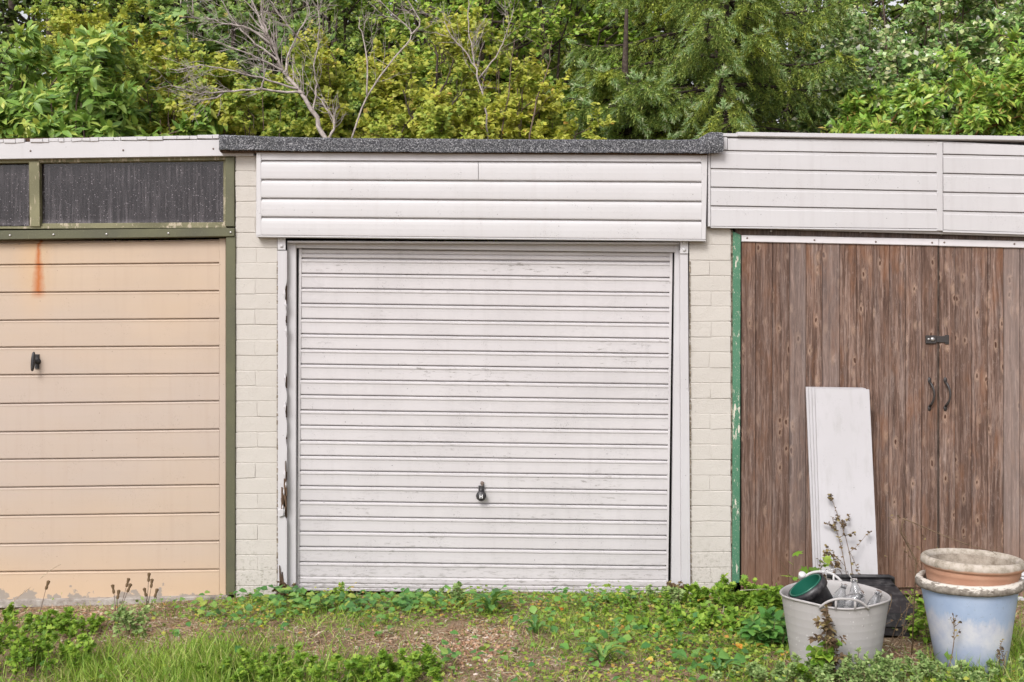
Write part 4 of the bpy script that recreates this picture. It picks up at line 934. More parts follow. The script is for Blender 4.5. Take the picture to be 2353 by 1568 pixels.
def bush(name, label, cat, base, ctr, rad, tm, leafm, barkm, size=.06, nl=9, ns=9, nt=7, nleaf=12, twig=.28, droop=.15, trunk=.05, seed=0, group=None, single=None, show_bark=1.0, parent_parts=('trunk', 'crown'), up_bias=1.0, leafn=None, zmin=1.6, flat=.5, wscale=None):
    rg = np.random.default_rng(seed); base = np.array(base, float); ctr = np.array(ctr, float); rad = np.array(rad, float)
    root = thing(name, label, cat, tuple(base), group)
    fork = base + (ctr - base) * .35
    u = nrmz(rg.normal(size=(nl, 3))); u[:, 2] = np.abs(u[:, 2]) * .8 - .1; tgt = ctr + u * rad * rg.uniform(.45, .8, (nl, 1))
    st = base + (fork - base) * rg.uniform(.5, 1., (nl, 1)); K = 7
    t = np.linspace(0, 1, K)[None, :, None]; mid = (st + tgt) / 2 + rg.normal(0, .12, (nl, 3)) * rad; mid[:, 2] += rad[2] * .1
    Lm = st[:, None] * (1 - t) ** 2 + mid[:, None] * 2 * t * (1 - t) + tgt[:, None] * t ** 2
    Lr = trunk * (.62 - .5 * t[..., 0]) * np.ones((nl, 1))
    tr = np.stack([base, base + (fork - base) * .5 + rg.normal(0, .03, 3), fork]); bk = [tubes(tr[None], np.array([[trunk * 1.1, trunk * .9, trunk * .7]]), 8), tubes(Lm, Lr, 6)]
    pa, da, ta = pick(Lm, rg, ns, .3, 1.)
    out = nrmz((pa - ctr) / rad); ds = nrmz(out * .8 + da * .5 + rg.normal(0, .55, pa.shape)); ds[:, 2] += .15
    Ls = rad.mean() * rg.uniform(.35, .7, len(pa)); Sm = curve(pa, nrmz(ds), Ls, droop, 6, rg)
    bk.append(tubes(Sm, trunk * .22 * (1 - .7 * np.linspace(0, 1, 6))[None] * np.ones((len(pa), 1)), 4))
    pt, dt, _ = pick(Sm, rg, nt, .15, 1.)
    dd = nrmz(dt * .7 + rg.normal(0, .6, pt.shape)); Lt = twig * rg.uniform(.5, 1.2, len(pt)); Tm = curve(pt, dd, Lt, droop, 4, rg)
    inb = seen(Tm[:, 1]); keep = inb | (rg.random(len(inb)) < .16); Tm = Tm[keep]; inb = inb[keep]
    bk.append(tubes(Tm[:, ::3], trunk * .07 * (1 - .6 * np.linspace(0, 1, 2))[None] * np.ones((len(Tm), 1)), 3))
    V, F = join(bk); F = np.concatenate([F]); np_mesh(parent_parts[0], V, F, barkm, root)
    pl, dl_, tl = pick(Tm, rg, nleaf, .1, 1.)
    side = rg.normal(0, 1, pl.shape); side -= dl_ * (side * dl_).sum(-1, keepdims=True)
    ld = nrmz(dl_ * .45 + nrmz(side) * .8); ld[:, 2] *= flat; ld[:, 2] -= .08
    up = np.array([0, -.85, 1.]) * up_bias + rg.normal(0, .42, pl.shape)
    sz = size * rg.uniform(.6, 1.25, len(pl)) * np.where(np.repeat(inb, nleaf), 1., 1.0 if single or 'laurel' in name else 1.6); wd_ = sz if wscale is None else sz * wscale
    if single:      # the large leaves nearest the camera stand as single leaves
        vis = (pl[:, 1] < np.quantile(pl[:, 1], .5)) & (pl[:, 2] > 3.2) & (pl[:, 2] < 5.2) & (np.abs(pl[:, 0]) < 6.2)
        ii = np.nonzero(vis)[0]; ii = ii[np.argsort(-(sz[ii] / (D + pl[ii, 1])))][:single[0]]
        me = bpy.data.meshes.new('leaf'); me.from_pydata([tuple(q) for q in tm[0]], [], [tuple(q) for q in tm[1]]); me.materials.append(single[1]); me.update()
        dn = nrmz(ld); xx = nrmz(np.cross(dn, up)); zz = np.cross(xx, dn)
        for i in ii:
            o = bpy.data.objects.new('leaf', me); link(o, root)
            w_ = wd_[i]; m4 = Matrix([[xx[i, 0] * w_, dn[i, 0] * sz[i], zz[i, 0] * sz[i], pl[i, 0] - base[0]], [xx[i, 1] * w_, dn[i, 1] * sz[i], zz[i, 1] * sz[i], pl[i, 1] - base[1]], [xx[i, 2] * w_, dn[i, 2] * sz[i], zz[i, 2] * sz[i], pl[i, 2] - base[2]], [0, 0, 0, 1]])
            o.matrix_basis = m4
        k = np.ones(len(pl), bool); k[ii] = False; pl, ld, up, sz, wd_ = pl[k], ld[k], up[k], sz[k], wd_[k]
    V, F = scatter(tm, pl, ld, up, sz, wd_); c = np_mesh(parent_parts[1], V, F, leafm, root)
    return root

def far(px, py, y): return tuple(W(px, py, y))
LAU = leaf_t(.5, .06, .22)
# cherry laurel at the left
for k, (px, py, y, rx, rz, sd_, lab) in enumerate([
    (75, 235, 4.9, 1.15, .85, 11, 'cherry laurel with long glossy leaves above the left end of the roofs'),
    (300, 310, 5.2, .85, .55, 12, 'lower cherry laurel half hidden by yellow leaves over the cream door garage'),
    (-130, 215, 5.6, 1.1, 1.1, 13, 'cherry laurel growing out of the left edge of the photo'),
    (160, 290, 4.6, .7, .45, 14, 'low cherry laurel sprays right above the window of the left garage')]):
    c = far(px, py, y); bush('laurel_bush', lab, 'shrub', (c[0] + .2, c[1] + .4, 0), c, (rx, .8, rz), LAU, M['L_laurel'], M['bark_mid'], .135, 12, 12, 8, 18, .3, .12, .045, sd_, None, (300, M['L_laurel_one']) if k < 2 else None, flat=.8, wscale=.44 / .5 if False else .40, zmin=1.8)
# yellowing shrubs behind the middle garage
ys_list = [
    (390, 215, 5.7, .75, .85, 21, 'yellow leaved shrub beside the laurel', 'L_yellow'),
    (600, 285, 5.5, .95, .60, 22, 'low yellow shrub under the bare silver branches', 'L_yellow'),
    (800, 215, 5.9, .9, .95, 23, 'yellow green shrub right of the bare silver branches', 'L_yellow'),
    (985, 200, 6.0, .8, 1.05, 24, 'upright yellow shrub with dark forked stems behind the middle garage', 'L_yellow2'),
    (1190, 285, 5.6, .85, .62, 25, 'low yellow green shrub left of the spruce', 'L_yellow'),
    (1010, 330, 5.2, 1.0, .40, 26, 'low half-turned shrub right behind the felt roof edge', 'L_yellow2'),
    (700, 270, 6.3, 1.0, .7, 28, 'yellow shrub behind the trunk of the bare silver branches', 'L_yellow'),
    (1100, 190, 6.6, 1.0, .9, 29, 'tall green and yellow shrub behind the thin grey sapling', 'L_yellow2'),
    (480, 260, 6.2, .9, .7, 30, 'yellow shrub between laurel and bare silver branches', 'L_yellow'),
    (240, 110, 6.6, .8, .8, 27, 'tall yellowing shrub top left above the laurel', 'L_yellow2')]
for px, py, y, rx, rz, sd_, lab, mt in ys_list:
    c = far(px, py, y); bush('yellow_shrub', lab, 'shrub', (c[0], c[1] + .1, 0), c, (rx, .7, rz), leaf_small(.42), M[mt], M['bark_mid'], .058, 12, 12, 9, 26, .24, .1, .03, sd_, 'yellowing shrubs behind the garages', flat=.6, zmin=2.2)
# sycamore with lobed leaves, left of centre
c = far(520, 150, 7.6); bush('sycamore', 'sycamore with lobed green leaves behind the yellow shrub and laurel', 'tree', (c[0] - .2, c[1] + .5, 0), c, (1.7, .9, 1.3), leaf_lobed(), M['L_maple'], M['bark_dark'], .095, 13, 14, 8, 14, .3, .15, .09, 31, flat=.4)
c = far(1250, 110, 8.2); bush('sycamore', 'bright green tree in the gap left of the spruce', 'tree', (c[0], c[1] + .5, 0), c, (1.2, .9, 1.5), leaf_small(.5), M['L_bright'], M['bark_dark'], .075, 12, 14, 9, 24, .3, .15, .08, 32, flat=.4)
# round crowned small leaved trees in the middle
mid = [(760, 60, 8.6, 1.6, 1.5, 41, 'small leaved green tree behind the bare silver branches', 'L_mid', .07),
       (1060, 60, 8.0, 1.5, 1.4, 42, 'light green small leaved tree over the middle of the felt roof', 'L_bright', .065),
       (1290, 20, 10.0, 1.6, 2.0, 43, 'dark green tree left behind the spruce', 'L_mid', .08),
       (600, 40, 11., 2.2, 2.2, 44, 'tall dark tree top left of centre', 'L_dark', .09),
       (150, 40, 10., 2.2, 2.2, 45, 'dark tree with leaning trunk above the laurel', 'L_dark', .09),
       (-420, 60, 9.5, 2.2, 2.4, 46, 'dark tree past the left edge', 'L_dark', .09),
       (2020, -40, 11., 2.2, 2.2, 48, 'dark tree top right behind the glossy shrubs', 'L_mid', .09),
       (900, -30, 11.5, 2.2, 2.2, 49, 'dark tree top centre behind the lighter ones', 'L_dark', .09),
       (1760, 210, 10.5, 2.2, 1.6, 50, 'dark green tree seen through the gaps of the tall spruce', 'L_dark', .09),
       (380, 0, 9.0, 1.5, 1.5, 47, 'green tree high above the yellow shrub', 'L_mid', .075)]
for px, py, y, rx, rz, sd_, lab, mt, sz in mid:
    c = far(px, py, y); bush('broadleaf_tree', lab, 'tree', (c[0] + .3, c[1] + .3, 0), c, (rx, 1.2, rz), leaf_small(.42), M[mt], M['bark_dark'], sz * .95, 13, 14, 9, 24, .30, .12, .09, sd_, 'broadleaf trees behind the garages', flat=.5, zmin=2.4)
# right side: glossy shrub above, narrow leaved below
rt = [(2090, 60, 8.0, 1.4, 1.4, 51, 'grey green glossy shrub right of the spruce top', 'L_glossy', .08, .42),
      (2330, 100, 7.4, 1.2, 1.5, 52, 'pale mottled glossy shrub at the top right', 'L_glossy', .08, .42),
      (2020, 215, 6.8, .8, .7, 53, 'small glossy shrub between spruce and narrow leaved bushes', 'L_glossy', .075, .42),
      (2640, 80, 7.6, 1.4, 1.8, 54, 'glossy shrub past the right edge', 'L_glossy', .08, .42)]
for px, py, y, rx, rz, sd_, lab, mt, sz, w_ in rt:
    c = far(px, py, y); bush('glossy_shrub', lab, 'shrub', (c[0], c[1] + .3, 0), c, (rx, 1.0, rz), leaf_small(.42), M[mt], M['bark_mid'], sz * .92, 12, 14, 9, 26, .26, .1, .045, sd_, 'glossy shrubs on the right', flat=.6, zmin=2.4)
for px, py, y, rx, rz, sd_, lab in [(2150, 285, 5.7, 1.0, .55, 61, 'narrow leaved shrub with reddish stems over the plank doors'), (2330, 220, 5.9, .85, .75, 62, 'narrow leaved shrub with reddish stems at the right edge'), (1960, 300, 6.0, .6, .40, 63, 'low narrow leaved shrub at the foot of the spruce'), (2620, 260, 5.8, 1.2, .9, 64, 'narrow leaved shrub past the right edge')]:
    c = far(px, py, y); bush('narrow_leaved_shrub', lab, 'shrub', (c[0], c[1] + .1, 0), c, (rx, .6, rz), leaf_small(.5), M['L_narrow'], M['bark_red'], .105, 12, 12, 9, 22, .2, .05, .035, sd_, 'narrow leaved shrubs over the plank doors', flat=.9, wscale=.34, zmin=2.2)

# far wood behind everything
rg = np.random.default_rng(77); N = 150000
x = rg.uniform(-13, 13, N); y = rg.uniform(12.5, 17, N); z = rg.uniform(2.0, 11.5, N)
cc = np.stack([rg.uniform(-13, 13, 620), rg.uniform(12.5, 16.5, 620), rg.uniform(2., 11.5, 620)], -1)
k = rg.integers(0, 620, N); P = cc[k] + nrmz(rg.normal(size=(N, 3))) * rg.uniform(.3, 1., (N, 1)) ** .6 * np.array([1.1, .8, .9]); P[:, 2] = np.maximum(P[:, 2], 1)
k = seen(P) | (rg.random(N) < .12); P = P[k]; N = len(P)
V, F = scatter(leaf_small(.42), P, rg.normal(size=(N, 3)) * np.array([1, 1, .5]), np.array([0, -.4, 1.]) + rg.normal(0, .4, (N, 3)), rg.uniform(.12, .22, N))
tag(np_mesh('distant_woodland', V, F, M['L_dark']), kind='stuff', label='dark green woodland behind the shrubs', cat='woodland')
P = []; 
for i in range(26):
    a = np.array([rg.uniform(-12, 12), rg.uniform(11.5, 15), -.2]); t = np.linspace(0, 1, 6)[:, None]
    P.append(a + t * np.array([rg.normal(0, .8), 0, 11.]) + rg.normal(0, .08, (6, 3)))
P = np.array(P); R = np.linspace(.14, .05, 6)[None] * rg.uniform(.5, 1.2, (26, 1)); V, F = tubes(P, R, 7)
tag(np_mesh('distant_trunks', V, F, M['bark_dark']), kind='stuff', label='dark trunks in the woodland', cat='woodland')

# ------------------------------------------------------------------ the spruce
def shoot(n, nd, L=1., w=.17, seed=0):
    """bottle-brush shoot along +y, unit length"""
    rg = np.random.default_rng(seed); V = []; F = []
    for i in range(n):
        y = i / n * .93; a = i * 2.4; l = w * (1 - .45 * (i / n) ** 3); c, s_ = math.cos(a), math.sin(a)
        b = len(V); tw = .05
        V += [(-s_ * tw, y - .02, c * tw), (s_ * tw, y + .03, -c * tw), (c * l, y + l * .9, s_ * l + .15 * l)]; F.append((b, b + 1, b + 2))
    b = len(V); V += [(-.03, 0, 0), (.03, 0, 0), (0, 1.0, 0), (0, 0, .035)]; F += [(b, b + 1, b + 2), (b, b + 2, b + 3), (b + 1, b + 3, b + 2)]
    return np.array(V, float), np.array(F)
def spruce(name, label, x0, y0, htop, spread, seed, zlo=2.0):
    rg = np.random.default_rng(seed); root = thing(name, label, 'tree', (x0, y0, 0))
    tr = np.stack([np.full(9, x0), np.full(9, y0), np.linspace(-.1, htop, 9)], -1); tr[1:-1, :2] += rg.normal(0, .02, (7, 2))
    tv, tf = tubes(tr[None], np.linspace(.16, .02, 9)[None], 9); np_mesh('trunk', tv, tf, M['bark_dark'], root)
    bs = []; z = zlo
    while z < htop - .5:
        nb = 7
        for i in range(nb):
            a = 2 * math.pi * (i + rg.random()) / nb
            bs.append((z + rg.uniform(-.1, .1), a, spread * (1 - z / htop) ** .75 * rg.uniform(.72, 1.15)))
        z += .40
    bs = np.array(bs); back = np.sin(bs[:, 1]) > .35; bs = bs[~back | (rg.random(len(bs)) < .3)]
    K = 10; t = np.linspace(0, 1, K)[None, :, None]; h = np.stack([np.cos(bs[:, 1]), np.sin(bs[:, 1]), np.zeros(len(bs))], -1)
    L = bs[:, 2][:, None, None]; P = np.array([x0, y0, 0.]) + h[:, None] * L * t; P[..., 2] = bs[:, 0][:, None] + (L * (.18 * t - .78 * t ** 2 + .52 * t ** 3.2))[..., 0]
    P[..., :2] += (rg.normal(0, .05, (len(bs), 1, 2)) * np.sin(t * 3) * L)
    bv = [tubes(P, np.linspace(.030, .006, K)[None] * np.ones((len(bs), 1)), 5)]
    # side branchlets in a flat spray that hangs at its ends
    ns = 36; tt = np.linspace(.16, .99, ns)[None] * np.ones((len(bs), 1)) + rg.uniform(-.01, .01, (len(bs), ns)); q = tt * (K - 1); i0 = np.minimum(q.astype(int), K - 2); fr_ = (q - i0)[..., None]; nn = np.arange(len(bs))[:, None]
    A = P[nn, i0]; B_ = P[nn, i0 + 1]; pos = (A + (B_ - A) * fr_); dr = nrmz(B_ - A); sidev = nrmz(np.cross(dr, np.array([0, 0, 1.]))) * np.where(np.arange(ns) % 2, 1, -1)[None, :, None]
    ll = (bs[:, 2][:, None] * .23 * np.sin(np.clip(1.1 - tt, .08, 1) * 1.9) + .10) * rg.uniform(.75, 1.2, tt.shape)
    d2 = nrmz(dr * .75 + sidev * .85 + rg.normal(0, .12, dr.shape)).reshape(-1, 3); pos = pos.reshape(-1, 3); ll = ll.reshape(-1)
    ok = (seen(pos) & (pos[:, 1] < y0 + .6)) | (rg.random(len(pos)) < .12); d2, pos, ll = d2[ok], pos[ok], ll[ok]
    K2 = 6; t2 = np.linspace(0, 1, K2)[None, :, None]; S2 = pos[:, None] + d2[:, None] * ll[:, None, None] * t2; S2[..., 2] -= (ll[:, None] * .75 * t2[..., 0] ** 1.6)
    bv.append(tubes(S2[:, ::2], np.linspace(.006, .002, 3)[None] * np.ones((len(S2), 1)), 3)); V, F = join(bv); np_mesh('branches', V, F, M['bark_dark'], root)
    old = []; new = []
    # shoots along every branchlet
    m_ = 7; pp, pd, pt = pick(S2, rg, m_, .05, .98); lv = np.repeat(ll, m_)
    sdv = rg.normal(0, 1, pp.shape); sdv -= pd * (sdv * pd).sum(-1, keepdims=True); dd = nrmz(pd * .8 + nrmz(sdv) * .6); dd[:, 2] -= .45
    old.append(scatter(shoot(12, 0, w=.30), pp, dd, np.array([0, 0, 1.]) + rg.normal(0, .3, pp.shape), rg.uniform(.10, .17, len(pp))))
    tip = S2[:, -1]; td = nrmz(S2[:, -1] - S2[:, -2]); td[:, 2] += .12
    outer = np.tile(np.linspace(.16, .99, ns), len(bs))[ok]
    w2 = (outer > .62); 
    new.append(scatter(shoot(18, 0, w=.32), tip[w2], td[w2], np.array([0, 0, 1.]) + rg.normal(0, .2, tip[w2].shape), rg.uniform(.10, .16, w2.sum())))
    old.append(scatter(shoot(12, 0, w=.26), tip[~w2], td[~w2], np.array([0, 0, 1.]) + rg.normal(0, .2, tip[~w2].shape), rg.uniform(.09, .13, (~w2).sum())))
    # leaders at the branch ends: three pale shoots, the middle one longer
    e = P[:, -1]; ed = nrmz(P[:, -1] - P[:, -3]); sv = nrmz(np.cross(ed, np.array([0, 0, 1.])))
    for k_, kk_ in ((0, 0), (.7, 1), (-.7, 1)):
        d_ = nrmz(ed + sv * k_ + np.array([0, 0, .25])); new.append(scatter(shoot(20, 0, w=.24), e - ed * .02, d_, np.array([0, 0, 1.]) + rg.normal(0, .1, e.shape), rg.uniform(.16, .22, len(e)) * (1 if kk_ == 0 else .8)))
    V, F = join(old); np_mesh('crown', V, F, M['needle_old'], root)
    V, F = join(new); np_mesh('young_shoots', V, F, M['needle_new'], root)
spruce('spruce', 'tall spruce with drooping branches and pale young shoots right of centre', W(1660, 0, 7.0).x, 7.0, 9.8, 3.3, 5)
spruce('spruce', 'small spruce with blue green tips left of the tall spruce', W(1440, 0, 6.3).x, 6.3, 5.2, 1.9, 6, 1.6)
spruce('spruce', 'dark spruce farther back between the tall spruce and the green trees', W(1480, 0, 9.5).x, 9.5, 11.5, 3.0, 7, 2.6)

# ------------------------------------------------------------------ bare branches (traced limbs at their own depth, side twigs grown on them)
def bare(name, label, limbs, r0, mat, y0, seed, ntw=9, base=None, ltw=.35, cat='tree'):
    """limbs: list of (radius, [(px, py, y), ...])"""
    rg = np.random.default_rng(seed); root = None
    bx_ = W(*limbs[0][1][0]); b0 = (bx_.x, bx_.y, 0.); root = thing(name, label, cat, b0)
    first = True
    for rad, pts in limbs:
        P = [W(a, b, c) for a, b, c in pts]
        Q = []; 
        for i in range(len(P) - 1):
            for s_ in range(4):
                u = s_ / 4; p0 = P[max(i - 1, 0)]; p1 = P[i]; p2 = P[i + 1]; p3 = P[min(i + 2, len(P) - 1)]
                Q.append(.5 * ((2 * p1) + (p2 - p0) * u + (2 * p0 - 5 * p1 + 4 * p2 - p3) * u * u + (3 * p1 - p0 - 3 * p2 + p3) * u ** 3) + Vector(rg.normal(0, .006, 3)))
        Q.append(P[-1])
        if first: Q = [Vector((Q[0].x + .25, Q[0].y + .05, -.05)), Vector((Q[0].x + .10, Q[0].y, Q[0].z * .5))] + Q
        m = MB(); k = len(Q); m.tube(Q, [rad * (1 - .8 * i / (k - 1)) + .002 for i in range(k)], 6)
        A = np.array([tuple(q) for q in Q])
        lst = []
        if ntw:
            n1 = int(ntw * (len(P) - 1) / 3) + 2
            pp, pd, pt = pick(A[None, (2 if first else 0):], rg, n1, .2, .98); sd_ = rg.normal(0, 1, pp.shape) * np.array([1, .5, 1]); d_ = nrmz(pd * .9 + nrmz(sd_) * .6)
            T1 = curve(pp, d_, ltw * rg.uniform(.4, 1.3, len(pp)), -.08, 6, rg, .1)
            for q in T1: m.tube([Vector(v_) for v_ in q], [max(.002, rad * .28) * (1 - .6 * i / 5) for i in range(6)], 4, False)
            p2, d2, _ = pick(T1, rg, 3, .2, .9); d2 = nrmz(d2 * .9 + rg.normal(0, .5, d2.shape)); T2 = curve(p2, d2, ltw * .45 * rg.uniform(.4, 1.3, len(p2)), -.05, 4, rg, .1)
            for q in T2: m.tube([Vector(v_) for v_ in q], [.0026, .0022, .002, .0014], 3, False)
        m.build('trunk' if first else 'branch', mat, root); first = False
    return root
Y5 = 4.75
bare('bare_tree', 'dead shrub with bare silver branches fanning up left of centre', [
    (.026, [(748, 322, Y5), (716, 252, Y5), (682, 203, Y5), (650, 160, Y5 + .1), (626, 100, Y5 + .1), (600, 50, Y5 + .2), (575, -10, Y5 + .2)]),
    (.009, [(650, 163, Y5), (602, 140, Y5 - .1), (545, 112, Y5 - .2), (482, 93, Y5 - .2)]),
    (.009, [(690, 208, Y5), (620, 188, Y5 - .1), (540, 163, Y5 - .2), (470, 152, Y5 - .3), (435, 155, Y5 - .3)]),
    (.011, [(700, 216, Y5), (604, 206, Y5 - .1), (515, 211, Y5 - .2), (460, 215, Y5 - .2), (392, 196, Y5 - .3)]),
    (.010, [(515, 211, Y5 - .2), (490, 226, Y5 - .2), (460, 232, Y5 - .25)]),
    (.010, [(655, 165, Y5), (664, 125, Y5 + .1), (688, 68, Y5 + .1), (712, 32, Y5 + .2), (703, -8, Y5 + .2)]),
    (.008, [(690, 92, Y5 + .1), (668, 66, Y5), (640, 32, Y5), (616, -6, Y5)]),
    (.011, [(626, 105, Y5), (572, 66, Y5 - .1), (520, 56, Y5 - .2), (470, 38, Y5 - .3)]),
    (.010, [(616, 78, Y5), (604, 40, Y5), (602, -8, Y5)]),
    (.009, [(640, 140, Y5), (590, 100, Y5 + .2), (545, 60, Y5 + .2), (505, -5, Y5 + .2)]),
    (.008, [(718, 255, Y5), (728, 205, Y5 + .1), (722, 150, Y5 + .1), (735, 60, Y5 + .1), (728, -8, Y5 + .1)]),
    (.009, [(600, 205, Y5), (606, 175, Y5), (604, 120, Y5)]),
    (.013, [(752, 322, Y5), (770, 285, Y5), (745, 240, Y5 + .1), (722, 215, Y5 + .1)]),
], .03, M['bark_pale'], Y5, 3, 13, ltw=.30)
bare('forked_shrub', 'dark forked leafless stem rising from behind the middle of the felt edge', [
    (.026, [(975, 325, 4.9), (992, 275, 4.9), (1000, 215, 4.95), (1004, 150, 5.), (1000, 105, 5.)]),
    (.013, [(973, 312, 4.9), (955, 285, 4.85), (938, 250, 4.8), (926, 208, 4.8)]),
    (.014, [(985, 288, 4.9), (1020, 262, 4.85), (1048, 232, 4.8), (1068, 204, 4.8)]),
    (.011, [(998, 235, 4.9), (1020, 195, 4.9), (1035, 165, 4.9), (1042, 135, 4.9)])], .02, M['bark_dark'], 4.9, 14, 4, ltw=.22)
bare('bare_sapling', 'thin bare grey sapling reaching up right of the forked stem', [
    (.009, [(1124, 330, 4.95), (1112, 240, 4.95), (1094, 160, 5.), (1082, 100, 5.), (1074, 40, 5.), (1080, -8, 5.)]),
    (.007, [(1095, 162, 5.), (1070, 120, 5.), (1035, 80, 5.), (1020, 50, 5.)]), (.007, [(1100, 180, 5.), (1140, 130, 5.), (1165, 70, 5.), (1180, 20, 5.)])], .01, M['bark_pale'], 5, 15, 8)
bare('bare_sapling', 'bare sapling with a light upper stem over the left part of the felt roof', [
    (.010, [(800, 335, 5.0), (845, 220, 5.), (905, 135, 5.0), (945, 80, 5.0), (910, 40, 5.), (866, -8, 5.)]),
    (.009, [(945, 80, 5.), (965, 50, 5.), (930, -8, 5.)]), (.008, [(845, 220, 5.), (842, 120, 5.), (828, 62, 5.), (824, 40, 5.)])], .012, M['bark_pale'], 5, 16, 6)
bare('bare_sapling', 'slender bare stems standing left of the spruce', [
    (.009, [(1215, 330, 5.2), (1235, 230, 5.2), (1258, 155, 5.2), (1268, 95, 5.2)]), (.006, [(1150, 330, 5.2), (1172, 180, 5.2), (1182, 90, 5.2)])], .01, M['bark_mid'], 5.2, 17, 6)
bare('birch', 'pale trunk of a leaning birch among the dark trees top left', [
    (.10, [(225, 300, 8.6), (192, 110, 8.6), (170, 30, 8.6), (150, -60, 8.7)]), (.05, [(200, 110, 8.6), (206, 20, 8.6), (215, -50, 8.6)])], .1, M['bark_pale'], 8.6, 18, 0)
bare('bare_sapling', 'group of thin straight stems at the top between dark tree and bare silver branches', [
    (.014, [(446, 260, 6.8), (444, 60, 6.8), (440, -40, 6.8)]), (.009, [(424, 260, 6.8), (415, 30, 6.8), (414, -40, 6.8)]), (.008, [(436, 240, 6.8), (430, 20, 6.8), (426, -40, 6.8)])], .02, M['bark_pale'], 6.8, 19, 3)

# ------------------------------------------------------------------ ground vegetation
rg = np.random.default_rng(101)
def area(n, x0=-4.1, x1=4.1, y0=-2.7, y1=-.03):
    x = rg.uniform(x0, x1, n); y = rg.uniform(y0, y1, n); px, py = to_px(x, y); return x, y, px, py
def bare_mask(px, py):      # 1 = bare soil
    b = blob(px, py, 300, 1432, 210, 36) * 1.25 + blob(px, py, 520, 1455, 130, 26) * .5 + blob(px, py, 900, 1478, 170, 28) * .85 + blob(px, py, 1110, 1480, 150, 45) * 1.1 + blob(px, py, 720, 1500, 70, 45) * .8 + blob(px, py, 1150, 1555, 200, 26) * .8 \
        + blob(px, py, 1480, 1540, 120, 30) * .6 + blob(px, py, 2080, 1500, 50, 45) * .9 + blob(px, py, 1780, 1490, 40, 50) * .6 + blob(px, py, 1230, 1390, 60, 18) * .6 + blob(px, py, 2353, 1415, 60, 26) + blob(px, py, 60, 1380, 300, 16) * .9 + blob(px, py, 1150, 1425, 80, 12) * .5 + blob(px, py, 1600, 1460, 60, 14) * .4
    return np.clip(b, 0, 1)
def clump(x, y, f, s, seed):
    r_ = np.random.default_rng(seed); a = np.zeros_like(x)
    for _ in range(9):
        k = r_.normal(0, f, 2); a += np.sin(k[0] * x + k[1] * y + r_.uniform(0, 6.28))
    return a / 3 * s
# small round leaves
x, y, px, py = area(150000)
lush = blob(px, py, 1500, 1430, 330, 80) * 1.1 + blob(px, py, 930, 1385, 330, 32) * .9 + blob(px, py, 560, 1410, 160, 45) * .9 + blob(px, py, 1690, 1500, 160, 80) * .9 + blob(px, py, 2150, 1555, 300, 40) * .8 + blob(px, py, 1250, 1545, 500, 40) * .35 + .22
p = np.clip(lush * (1 - bare_mask(px, py) * .93) + clump(x, y, 9, .22, 3), .02, 1) ** 1.5
k = rg.random(len(x)) < p * .62; x, y = x[k], y[k]; n_ = len(x)
z = hgt(x, y) + rg.random(n_) ** 1.6 * (.022 + .045 * np.clip(clump(x, y, 12, .6, 4) + .25, 0, 1.3))
d = rg.normal(0, 1, (n_, 3)) * np.array([1, 1, .35]); V, F = scatter(leaf_small(.44), np.stack([x, y, z], -1), d, np.array([0, -.25, 1.]) + rg.normal(0, .32, (n_, 3)), rg.uniform(.011, .028, n_))
tag(np_mesh('ground_cover', V, F, M['G_cover']), kind='stuff', label='low mat of small green leaves over the soil', cat='ground cover')
# medium pointed leaves scattered in the mat
x, y, px, py = area(13000); lush = blob(px, py, 950, 1385, 330, 34) + blob(px, py, 1500, 1430, 330, 70) * .7 + blob(px, py, 600, 1400, 140, 40) * .9 + blob(px, py, 1400, 1540, 500, 60) * .4 + .07
k = rg.random(len(x)) < np.clip(lush * (1 - .8 * bare_mask(px, py)), 0, 1) * .36; x, y = x[k], y[k]; n_ = len(x)
V, F = scatter(leaf_t(.40, .08, .2), np.stack([x, y, hgt(x, y) + rg.uniform(.012, .065, n_)], -1), rg.normal(0, 1, (n_, 3)) * np.array([1, 1, .3]) + np.array([0, -.3, .1]), np.array([0, -.3, 1.]) + rg.normal(0, .35, (n_, 3)), rg.uniform(.024, .055, n_))
tag(np_mesh('broad_leaved_cover', V, F, M['G_broad']), kind='stuff', label='broad pointed weed leaves in front of the doors', cat='ground cover')
# grass
def grass(name, n, dens, hh, matn, lab, spread=.55, wd=.0022, seed=0, lay=1.0):
    x, y, px, py = area(n); k = rg.random(n) < np.clip(dens(px, py) * (1 + clump(x, y, 7, .55, seed)), 0, 1); x, y = x[k], y[k]; n_ = len(x)
    cx_, cy_ = np.round(x * 9 + np.sin(y * 31)) , np.round(y * 9 + np.sin(x * 29)); ph = (cx_ * 12.9898 + cy_ * 78.233)
    tuft = np.stack([np.sin(ph), np.cos(ph * 1.7)], -1)
    d = np.stack([rg.normal(0, spread, n_), rg.normal(-.1, spread, n_), np.full(n_, lay)], -1); d[:, :2] += tuft * spread * .55
    a = rg.uniform(0, 6.28, n_); up = np.stack([np.cos(a), np.sin(a), np.full(n_, .3)], -1); up[:, :2] -= d[:, :2] * 1.5
    h_ = hh * rg.uniform(.4, 1.25, n_); V, F = scatter(blade(), np.stack([x, y, hgt(x, y) - .003], -1), d, up, h_, np.full(n_, wd * 2.) * rg.uniform(.7, 1.3, n_))
    tag(np_mesh(name, V, F, M[matn]), kind='stuff', label=lab, cat='grass')
grass('grass', 240000, lambda px, py: np.clip(blob(px, py, 400, 1560, 330, 62) * 1.2 + blob(px, py, 2380, 1520, 140, 80) * .8 + .0, 0, 1) * (1 - bare_mask(px, py)) * .60, .115, 'G_grass', 'long green grass at the lower left and right', .5, .0022, 5)
